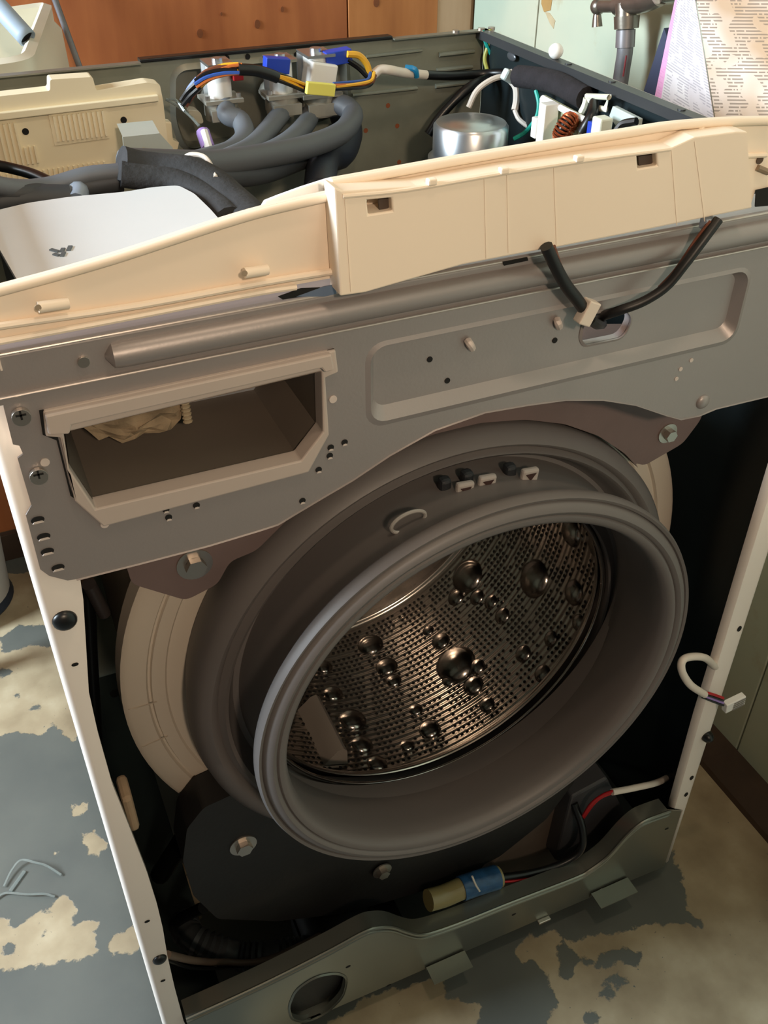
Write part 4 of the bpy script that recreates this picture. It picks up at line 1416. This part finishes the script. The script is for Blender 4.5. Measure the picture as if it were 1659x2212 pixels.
lpz = [Xp(*q, 0.664) for q in ((1268, 208), (1316, 210), (1308, 236), (1284, 232))]
tube('cable_clip', lpz, 0.0032, mat('off_white_clip', 'd9d9c6', 0.4), wm, 1, 8, closed=True)
tube('cable_clip', [Xp(1268, 212, 0.664), Xp(1264, 228, 0.664), Xp(1256, 244, 0.662)], 0.004, mat('off_white_clip', 'd9d9c6', 0.4), wm, 3, 8)
gp = [Xp(*q, 0.668) for q in ((1330, 228), (1386, 256), (1382, 285), (1345, 285), (1322, 250))]
prism('grey_switch_plate', [(p.y, p.z) for p in gp], 0.664, 0.670, mat('mint_grey_plastic', 'b6c4c0', 0.45), wm, 'x', bev=0.001)
tube('cable', [Xp(1375, 262, 0.66), Xp(1345, 268, 0.655), Xp(1330, 285, 0.65)], 0.004, blackp, wm, 5, 8)
bm = bmesh.new()
bmesh.ops.create_uvsphere(bm, u_segments=16, v_segments=10, radius=0.0055, matrix=Matrix.Translation(Xp(1250, 216, 0.672)))
bmlink('screw', bm, steel_b, wm, True)
disc2 = Xp(1105, 122, 0.678)
bm = bmesh.new()
bmesh.ops.create_uvsphere(bm, u_segments=16, v_segments=10, radius=0.007, matrix=Matrix.Translation(disc2) @ Matrix.Diagonal(Vector((0.3, 1.5, 0.7, 1))))
bmlink('bright_scuff_boss', bm, mat('grey_boss', '5c6064', 0.3, 0.5), wm, True)
# inner vertical bracket, dark grey, behind the can
bk = [Y(*q, 0.60) for q in ((1118, 195), (1160, 200), (1165, 300), (1118, 310))]
prism('inner_bracket', [(p.x, p.z) for p in bk], 0.60, 0.602, mat('slate_bracket', '4b5457', 0.45, 0.4), wm, 'y')
for q in ((1170, 145), (1245, 186), (1380, 250)):
    p = Z(*q, H)
    bm = bmesh.new()
    add_tube(bm, [(W - 0.007, p.y, H - 0.001), (W - 0.007, p.y, H + 0.0012)], 0.004, 10)
    bmlink('rivet', bm, rim_grey, right_panel)

# ------------------------------------------------------------------ loose control panel lying on the front edge
cpn = thing('control_panel', 'detached cream plastic control panel, rear side showing, propped on the machine', 'control panel', (0.33, -0.003, 0.966))
ytop = 0.004
ct = [(-70, 633), (0, 614), (120, 582), (241, 547), (350, 512), (463, 475), (569, 444), (713, 411)]
ct2 = [(716, 384), (850, 360), (1000, 333), (1200, 300), (1350, 277), (1430, 264), (1500, 257), (1580, 252), (1700, 250)]
tops = []
for cc_ in (ct, ct2):
    tops.append([(p.x, p.y - 0.0006) for p in smooth_pts([Vector((*F(*q, ytop), 0)) for q in cc_], 4)])
ctl = tops[0] + tops[1]
cbot = [F(*q, ytop) for q in ((1700, 400), (1632, 410), (1620, 448), (1400, 492), (1190, 528), (1000, 566), (735, 618), (720, 600), (600, 622), (420, 660), (200, 704), (0, 742), (-70, 756))]
face = prism('rear_face', ctl + cbot, ytop, ytop + 0.003, cream, cpn, 'y')
face['label'] = 'thin cream plastic back wall'
for tl in tops:
    tube('top_rim', [(a, ytop - 0.001, c - 0.0026) for a, c in tl[::4] + [tl[-1]]], 0.0028, cream, cpn, 4, 10)
    bm = bmesh.new()
    loft(bm, [[(a, ytop - 0.001, c - 0.0006) for a, c in tl], [(a, ytop + 0.010, c - 0.003) for a, c in tl], [(a, ytop + 0.014, c - 0.010) for a, c in tl]], closed_loop=False)
    o = bmlink('curved_top', bm, cream, cpn, True)
    sd = o.modifiers.new('s', 'SOLIDIFY')
    sd.thickness = 0.0015
# raised box section
yr = -0.013
ro2 = [F(*q, yr) for q in ((722, 405), (740, 412), (900, 402), (1100, 366), (1300, 338), (1452, 318), (1500, 296), (1590, 284), (1614, 284), (1624, 450), (1400, 496), (1200, 535), (1140, 545), (1000, 572), (880, 606), (790, 632), (735, 640))]
w1 = [F(*q, yr) for q in ((793, 432), (846, 427), (848, 456), (796, 464))]
w2 = [F(*q, yr) for q in ((1376, 336), (1418, 330), (1420, 358), (1378, 365))]
rb = prism('raised_housing', ro2, yr, ytop, cream, cpn, 'y', holes=[w1, w2], bev=0.001)
DW = yr + 0.005
for wq, sp in ((((817, 431), (846, 427), (848, 456), (820, 460)), 0), (((1379, 338), (1417, 332), (1419, 358), (1381, 364)), 0)):
    prism('window_opening', [F(*q, DW) for q in wq], DW, DW + 0.001, mat('opening_dark', '4a3d34', 0.7), rb, 'y')
for a, b2 in (((740, 425), (1448, 320)),):
    tube('seam_ridge', [Y(740, 424, yr), Y(880, 410, yr), Y(1090, 374, yr), Y(1300, 342, yr), Y(1448, 322, yr)], 0.0014, cream, rb, 3, 8)
for (xa, ya, xb_, yb_) in ((1046, 384, 1050, 558), (1095, 376, 1098, 546), (1196, 360, 1202, 528), (1450, 322, 1462, 486), (1500, 305, 1522, 478), (745, 430, 758, 630)):
    tube('mould_line', [Y(xa, ya, yr), Y(xb_, yb_, yr)], 0.0004, cream, rb, 2, 6)
for q in ((932, 392), (1088, 368), (1250, 342)):
    box('latch_nub', tuple(Y(*q, yr)), (0.006, 0.005, 0.004), cream, rb, None, 0.001)
bm = bmesh.new()
bmesh.ops.create_uvsphere(bm, u_segments=14, v_segments=8, radius=0.004, matrix=Matrix.Translation(Y(1510, 281, ytop)))
bmlink('latch_nub', bm, cream, rb, True)
# pegs on the left part
for (xa, ya, xb_, yb_) in ((528, 590, 578, 582), (82, 664, 148, 654)):
    o = tube('peg', [Y(xa, ya, -0.004), Y(xb_, yb_, -0.002)], 0.0032, cream, cpn, 2, 12)
    disc('peg_end', xa, ya, -0.0065, 0.0018, mat('peg_shade', '9b8a74', 0.6), o, 0.0006)
# lower ledge of the left part
tube('lower_ledge', [Y(-60, 715, 0.001), Y(0, 704, 0.001), Y(300, 660, 0.001), Y(560, 612, 0.001), Y(720, 586, 0.001)], 0.0022, cream, cpn, 3, 8)
tube('lower_ledge', [Y(-60, 750, 0.001), Y(0, 738, 0.001), Y(300, 682, 0.001), Y(560, 632, 0.001), Y(640, 620, 0.001)], 0.0020, cream, cpn, 3, 8)
# right end detail
prism('end_slot', [F(*q, ytop - 0.001) for q in ((1632, 410), (1700, 395), (1700, 440), (1630, 446))], ytop - 0.002, ytop - 0.001, hole_m, cpn, 'y')
disc('screw_hole', 1641, 345, ytop - 0.0005, 0.003, mat('hole_brown', '5a4636', 0.7), cpn, 0.0006)
tube('rib', [Y(1602, 337, ytop - 0.001), Y(1655, 335, ytop - 0.001)], 0.0018, cream, cpn, 3, 8)
tube('rib', [Y(1636, 362, ytop - 0.001), Y(1660, 372, ytop - 0.001)], 0.0022, mat('rib_brown', '8d7a64', 0.6), cpn, 3, 8)
# white fascia side showing behind the top edge
wf = [F(*q, 0.020) for q in ((562, 446), (570, 432), (600, 420), (650, 402), (700, 386), (719, 381), (722, 440), (600, 470))]
prism('white_fascia', wf, 0.018, 0.021, mat('bright_white_fascia', 'f4f6fa', 0.3), cpn, 'y', bev=0.001)
# blue-grey sheet tongue under the raised housing
prism('metal_tongue', [F(*q, 0.001) for q in ((640, 640), (700, 618), (724, 614), (726, 634), (700, 640))], 0.0005, 0.0012, mat('blueish_tongue', '7d8ba4', 0.3, 0.5), up, 'y')

# wires hanging from the control panel into the oval hole
harness_m = mat('black_loom_tape', '141212', 0.45)
tube('wire_loom', [Y(1180, 532, -0.018), Y(1200, 575, -0.018), Y(1222, 615, -0.016), Y(1245, 645, -0.014), Y(1262, 668, -0.012)], 0.0044, harness_m, wm, 6, 10)
tube('wire_loom', [Y(1195, 532, -0.014), Y(1212, 580, -0.014), Y(1238, 625, -0.013), Y(1262, 662, -0.012)], 0.0018, brown_w, wm, 6, 8)
tube('wire_loom', [Y(1552, 474, -0.016), Y(1518, 520, -0.018), Y(1480, 570, -0.018), Y(1440, 618, -0.016), Y(1392, 650, -0.012), Y(1340, 670, -0.006), Y(1305, 682, 0.004), Y(1292, 692, 0.02)], 0.0037, harness_m, wm, 6, 10)
tube('wire_loom', [Y(1535, 478, -0.014), Y(1500, 525, -0.014), Y(1462, 582, -0.013), Y(1425, 622, -0.012)], 0.0018, brown_w, wm, 6, 8)
tube('wire_loom', [Y(1275, 690, -0.010), Y(1290, 700, -0.002), Y(1300, 700, 0.015)], 0.004, harness_m, wm, 4, 8)
box('connector', tuple(Y(1268, 674, -0.014)), (0.0105, 0.009, 0.018), mat('cream_connector', 'd8cbbd', 0.45), wm, Matrix.Rotation(math.radians(25), 4, 'Y'), 0.001)['label'] = 'cream wire connector at the oval hole'
box('connector', tuple(Y(1530, 482, -0.010)), (0.010, 0.008, 0.008), mat('pale_blue_tab', '9aa6b4', 0.4), wm, None, 0.001)['label'] = 'small pale connector'

# ------------------------------------------------------------------ things around
# white round cap on the rim
p = Z(1205, 114, H + 0.006)
bm = bmesh.new()
bmesh.ops.create_uvsphere(bm, u_segments=20, v_segments=14, radius=0.0085, matrix=Matrix.Translation((W - 0.007, p.y, H + 0.0080)))
tag(bmlink('plastic_ball', bm, whitep, None, True), 'small white plastic ball on the right rim of the machine', 'ball')

# faucet on the right wall
fa = thing('faucet', 'aged metal hose tap with a lever handle on the mint wall', 'faucet', (WR, 0.66, 0.99))
xf = 0.855
fb = Xp(1350, 28, xf)


def fp(px, py, x=xf):
    return Xp(px, py, x)


tube('tap_body', [fp(1425, -10), fp(1395, 3), fp(1355, 8), fp(1335, 12)], 0.0125, brass, fa, 4, 16)
tube('wall_pipe', [fp(1425, -10), (WR, fp(1440, -12).y, fp(1440, -12).z)], 0.009, brass, fa, 2, 14)
tube('spout', [fp(1352, 6), fp(1352, 40)], 0.0135, brass, fa, 3, 16)
tube('coupling', [fp(1354, 34), fp(1353, 62)], lambda t: 0.0165 + 0.0012 * math.sin(t * 18), brass, fa, 6, 18)
tube('spindle', [fp(1340, 12), fp(1300, 12)], 0.0085, brass, fa, 3, 14)
bm = bmesh.new()
bmesh.ops.create_uvsphere(bm, u_segments=16, v_segments=12, radius=0.0105, matrix=Matrix.Translation(fp(1292, 14)))
bmlink('knob', bm, brass, fa, True)
tube('lever', [fp(1291, 18), fp(1290, 34), fp(1290, 58)], lambda t: 0.0038 + 0.0034 * t, brass, fa, 4, 12)
sh = thing('supply_hose', 'grey water supply hose hanging straight down from the tap', 'hose', (xf, fp(1340, 180).y, 0.6))
tube('hose_tube', [fp(1352, 60), fp(1350, 110), fp(1344, 150), fp(1338, 190), fp(1330, 230), fp(1322, 300)], 0.0105, pipe_m, sh, 6, 14)
tube('ferrule', [fp(1352, 64), fp(1350, 102)], 0.0125, mat('ferrule_grey', '8b888c', 0.35, 0.5), sh, 3, 14)
a_, b_ = fp(1353, 120, xf - 0.0107), fp(1346, 165, xf - 0.0107)
tube('red_stripe', [a_, b_], 0.0012, mat('faded_red', '7a2a30', 0.6), sh, 2, 6)

# printed sheets by the right wall
def print_mat(name, paper, ink, tint, sx, sy, rot, dens=0.5, pink=None):
    m = bpy.data.materials.new(name)
    m.use_nodes = True
    nt = m.node_tree
    b = nt.nodes['Principled BSDF']
    b.inputs['Roughness'].default_value = 0.6
    uv = nt.nodes.new('ShaderNodeUVMap')
    mp = nt.nodes.new('ShaderNodeMapping')
    mp.inputs['Rotation'].default_value = (0, 0, rot)
    nt.links.new(uv.outputs[0], mp.inputs['Vector'])
    sep = nt.nodes.new('ShaderNodeSeparateXYZ')
    nt.links.new(mp.outputs[0], sep.inputs[0])
    line = mth(nt, 'LESS_THAN', mth(nt, 'FRACT', mth(nt, 'MULTIPLY', sep.outputs[1], sy)), 0.45)
    wn = nt.nodes.new('ShaderNodeTexWhiteNoise')
    wn.noise_dimensions = '2D'
    cmb = nt.nodes.new('ShaderNodeCombineXYZ')
    nt.links.new(mth(nt, 'FLOOR', mth(nt, 'MULTIPLY', sep.outputs[0], sx)), cmb.inputs[0])
    nt.links.new(mth(nt, 'FLOOR', mth(nt, 'MULTIPLY', sep.outputs[1], sy)), cmb.inputs[1])
    nt.links.new(cmb.outputs[0], wn.inputs['Vector'])
    word = mth(nt, 'GREATER_THAN', wn.outputs['Value'], 0.12)
    nz = nt.nodes.new('ShaderNodeTexNoise')
    nz.inputs['Scale'].default_value = 9
    nz.inputs['Detail'].default_value = 1
    nt.links.new(mp.outputs[0], nz.inputs['Vector'])
    blk = mth(nt, 'GREATER_THAN', nz.outputs['Fac'], dens)
    f = mth(nt, 'MULTIPLY', mth(nt, 'MULTIPLY', line, word), blk)
    n2 = nt.nodes.new('ShaderNodeTexNoise')
    n2.inputs['Scale'].default_value = 2.2
    nt.links.new(uv.outputs[0], n2.inputs['Vector'])
    pap = ramp(nt, n2.outputs['Fac'], [(0.4, paper), (0.62, tint)])
    ik = nt.nodes.new('ShaderNodeRGB')
    ik.outputs[0].default_value = lin(ink)
    c = mix(nt, mth(nt, 'MULTIPLY', f, 0.75), pap, ik.outputs[0])
    if pink:
        sp_ = nt.nodes.new('ShaderNodeSeparateXYZ')
        nt.links.new(uv.outputs[0], sp_.inputs[0])
        pk = nt.nodes.new('ShaderNodeRGB')
        pk.outputs[0].default_value = lin(pink)
        c = mix(nt, mth(nt, 'MULTIPLY', mth(nt, 'LESS_THAN', sp_.outputs[0], 0.12), 0.8), c, pk.outputs[0])
    nt.links.new(c, b.inputs['Base Color'])
    return m


def page(name, quad, m, parent, th=0.0012, n=8):
    """bilinear quad as a thin sheet with uv"""
    P = [Vector(q) for q in quad]      # 00,10,11,01
    verts = []
    uvs = []
    for j in range(n + 1):
        for i in range(n + 1):
            u, v = i / n, j / n
            verts.append(P[0] * (1 - u) * (1 - v) + P[1] * u * (1 - v) + P[2] * u * v + P[3] * (1 - u) * v)
            uvs.append((u, v))
    faces = [(j * (n + 1) + i, j * (n + 1) + i + 1, (j + 1) * (n + 1) + i + 1, (j + 1) * (n + 1) + i) for j in range(n) for i in range(n)]
    me = bpy.data.meshes.new(name)
    me.from_pydata([tuple(v) for v in verts], [], faces)
    ul_ = me.uv_layers.new(name='UVMap')
    for lp2 in me.loops:
        ul_.data[lp2.index].uv = uvs[lp2.vertex_index]
    o = link(name, me, m, parent)
    s = o.modifiers.new('s', 'SOLIDIFY')
    s.thickness = th
    return o


lfm = print_mat('printed_tan_page', 'b59a7e', '6f6152', 'd6cac0', 100, 52, 0.0, 0.47)  # pale second tone paints mottled white glare into the page
lwm = print_mat('printed_white_page', 'c8c4ca', '9a98a2', 'd6d4d8', 14, 60, 0.12, 0.45, pink='d98fc8')
lf2 = thing('folded_leaflet', 'large folded printed paper sheet leaning by the mint wall', 'leaflet', tuple(Xp(1545, 255, 0.83)))
xq = 0.865
e0, e1 = Xp(1498, -40, xq), Xp(1560, 350, 0.80)
r0 = Xp(1900, -40, xq)
r1 = Xp(1900, 350, 0.80)
page('printed_page', (e1, r1, r0, e0), lfm, lf2)
l0 = Xp(1466, -40, 0.868)
l1 = Xp(1395, 300, 0.792)
page('printed_page', (l1, e1 + Vector((-0.002, 0, 0)), e0 + Vector((-0.002, 0, 0)), l0), lwm, lf2)['label'] = 'white page with a pink edge'
bkp = [Xp(*q, 0.872) for q in ((1440, 60), (1450, 90), (1425, 260), (1375, 260))]
prism('navy_backing', [(p.y, p.z) for p in bkp], 0.868, 0.880, mat('navy_card', '3a4058', 0.6), lf2, 'x')

# laundry sink, back left
sk = thing('laundry_sink', 'off-white plastic laundry sink in the back left corner', 'sink', (0.0, 0.9, 0.0))
zr = 0.96
k1, k2, k3, k4 = [Vector((a, b2, zr)) for a, b2 in ((0.204, 1.046), (0.130, 0.708), (-0.30, 0.63), (-0.24, 0.88))]
rim = [(k.x, k.y) for k in (k1, k2, k3, k4)]
rimr = rounded(rim, 0.03, 5)
bm = bmesh.new()
inn_ = offset_poly(rimr, 0.014)
inb = offset_poly(rimr, 0.035)
outb = offset_poly(rimr, 0.010)
outt = offset_poly(rimr, -0.002)
loft(bm, [[(a, c, zr - 0.32) for a, c in inb], [(a, c, zr - 0.03) for a, c in offset_poly(rimr, 0.018)], [(a, c, zr) for a, c in inn_], [(a, c, zr + 0.004) for a, c in offset_poly(rimr, 0.008)], [(a, c, zr) for a, c in outt],
          [(a, c, zr - 0.02) for a, c in outt], [(a, c, zr - 0.03) for a, c in offset_poly(rimr, -0.010)], [(a, c, zr - 0.12) for a, c in offset_poly(rimr, -0.012)], [(a, c, zr - 0.36) for a, c in offset_poly(rimr, 0.02)]], cap0=True, cap1=True)
bmlink('basin', bm, sink_m, sk, True)
cx2 = sum(a for a, c in rim) / 4
cy2 = sum(c for a, c in rim) / 4
for a, c in rim:
    x_ = cx2 + (a - cx2) * 0.45
    y_ = cy2 + (c - cy2) * 0.45 + 0.05
    bm = bmesh.new()
    add_tube(bm, [(x_, y_, 0), (x_, y_, zr - 0.33)], 0.016, 12)
    bmlink('leg', bm, sink_m, sk, True)
hs = thing('drain_hose', 'pale blue-grey hose end hanging over the laundry sink', 'hose', tuple(Y(60, 80, 0.86)))
bm = bmesh.new()
hp = smooth_pts([Y(-150, -90, 0.90), Y(-60, -45, 0.88), Y(0, 18, 0.83), Y(60, 84, 0.80)], 6)
add_tube(bm, hp, 0.0115, 16, caps=False)
ho_ = bmlink('hose_tube', bm, mat('pale_blue_hose', '93a3b4', 0.5), hs, True)
sd = ho_.modifiers.new('s', 'SOLIDIFY')
sd.thickness = 0.002
bm = bmesh.new()
add_tube(bm, [hp[-3], hp[-2] * 0.5 + hp[-1] * 0.5], 0.0095, 14)
bmlink('hose_bore', bm, hole_m, hs, True)

# thin metal rod leaning at the plywood wall
a_, b_ = Y(119, 0, 1.055), Y(172, 145, 1.045)
d_ = (b_ - a_).normalized()
top_ = a_ - d_ * 0.25
tb = b_ + d_ * ((b_.z - 0.004) / -d_.z)
tag(tube('metal_rod', [top_, a_, b_, tb], 0.0045, pipe_m, None, 2, 10), 'thin grey metal rod leaning on the plywood wall', 'rod')

# grey white bucket left behind the machine
bx_, by_ = -0.155, 0.985
bm = bmesh.new()
loft(bm, [[(bx_ + r * math.cos(t), by_ + r * math.sin(t), z) for t in [2 * math.pi * k / 36 for k in range(36)]] for r, z in ((0.078, 0.016), (0.082, 0.02), (0.097, 0.22), (0.10, 0.222), (0.10, 0.23), (0.094, 0.23), (0.080, 0.03))], cap0=True, cap1=True)
bk_ = thing('bucket', 'grey-white plastic bucket on the floor behind the machine at left', 'bucket', (bx_, by_, 0))
bmlink('bucket_body', bm, mat('bucket_plastic', 'b9b6b0', 0.5), bk_, True)
bm = bmesh.new()
loft(bm, [[(bx_ + r * math.cos(t), by_ + r * math.sin(t), z) for t in [2 * math.pi * k / 36 for k in range(36)]] for r, z in ((0.084, 0.0), (0.086, 0.004), (0.080, 0.018))], cap0=True, cap1=True)
bmlink('bucket_base', bm, mat('navy_base', '232b38', 0.5), bk_, True)

# clear plastic straps on the floor, bottom left
def strap(pts, lab, w_=0.0035):
    P = smooth_pts([Z(*q) for q in pts], 6)
    bm = bmesh.new()
    add_tube(bm, P, w_, 6, flat=0.35)
    return tag(bmlink('plastic_strap', bm, clear_m, None, True), lab, 'strap', 'clear plastic straps on the worn floor')


strap([(132, 1890, 0.003), (100, 1870, 0.010), (75, 1863, 0.012), (45, 1858, 0.010), (25, 1880, 0.006), (8, 1915, 0.003)], 'thin clear plastic strap curving over the worn floor, upper one', 0.0018)
strap([(118, 1937, 0.003), (95, 1931, 0.006), (60, 1932, 0.006), (12, 1929, 0.004), (-10, 1942, 0.003)], 'thin clear plastic strap lying straight on the floor, lower one', 0.0018)
strap([(53, 1882, 0.002), (40, 1900, 0.002), (22, 1925, 0.002)], 'short clear plastic strip on the floor between two straps', 0.003)
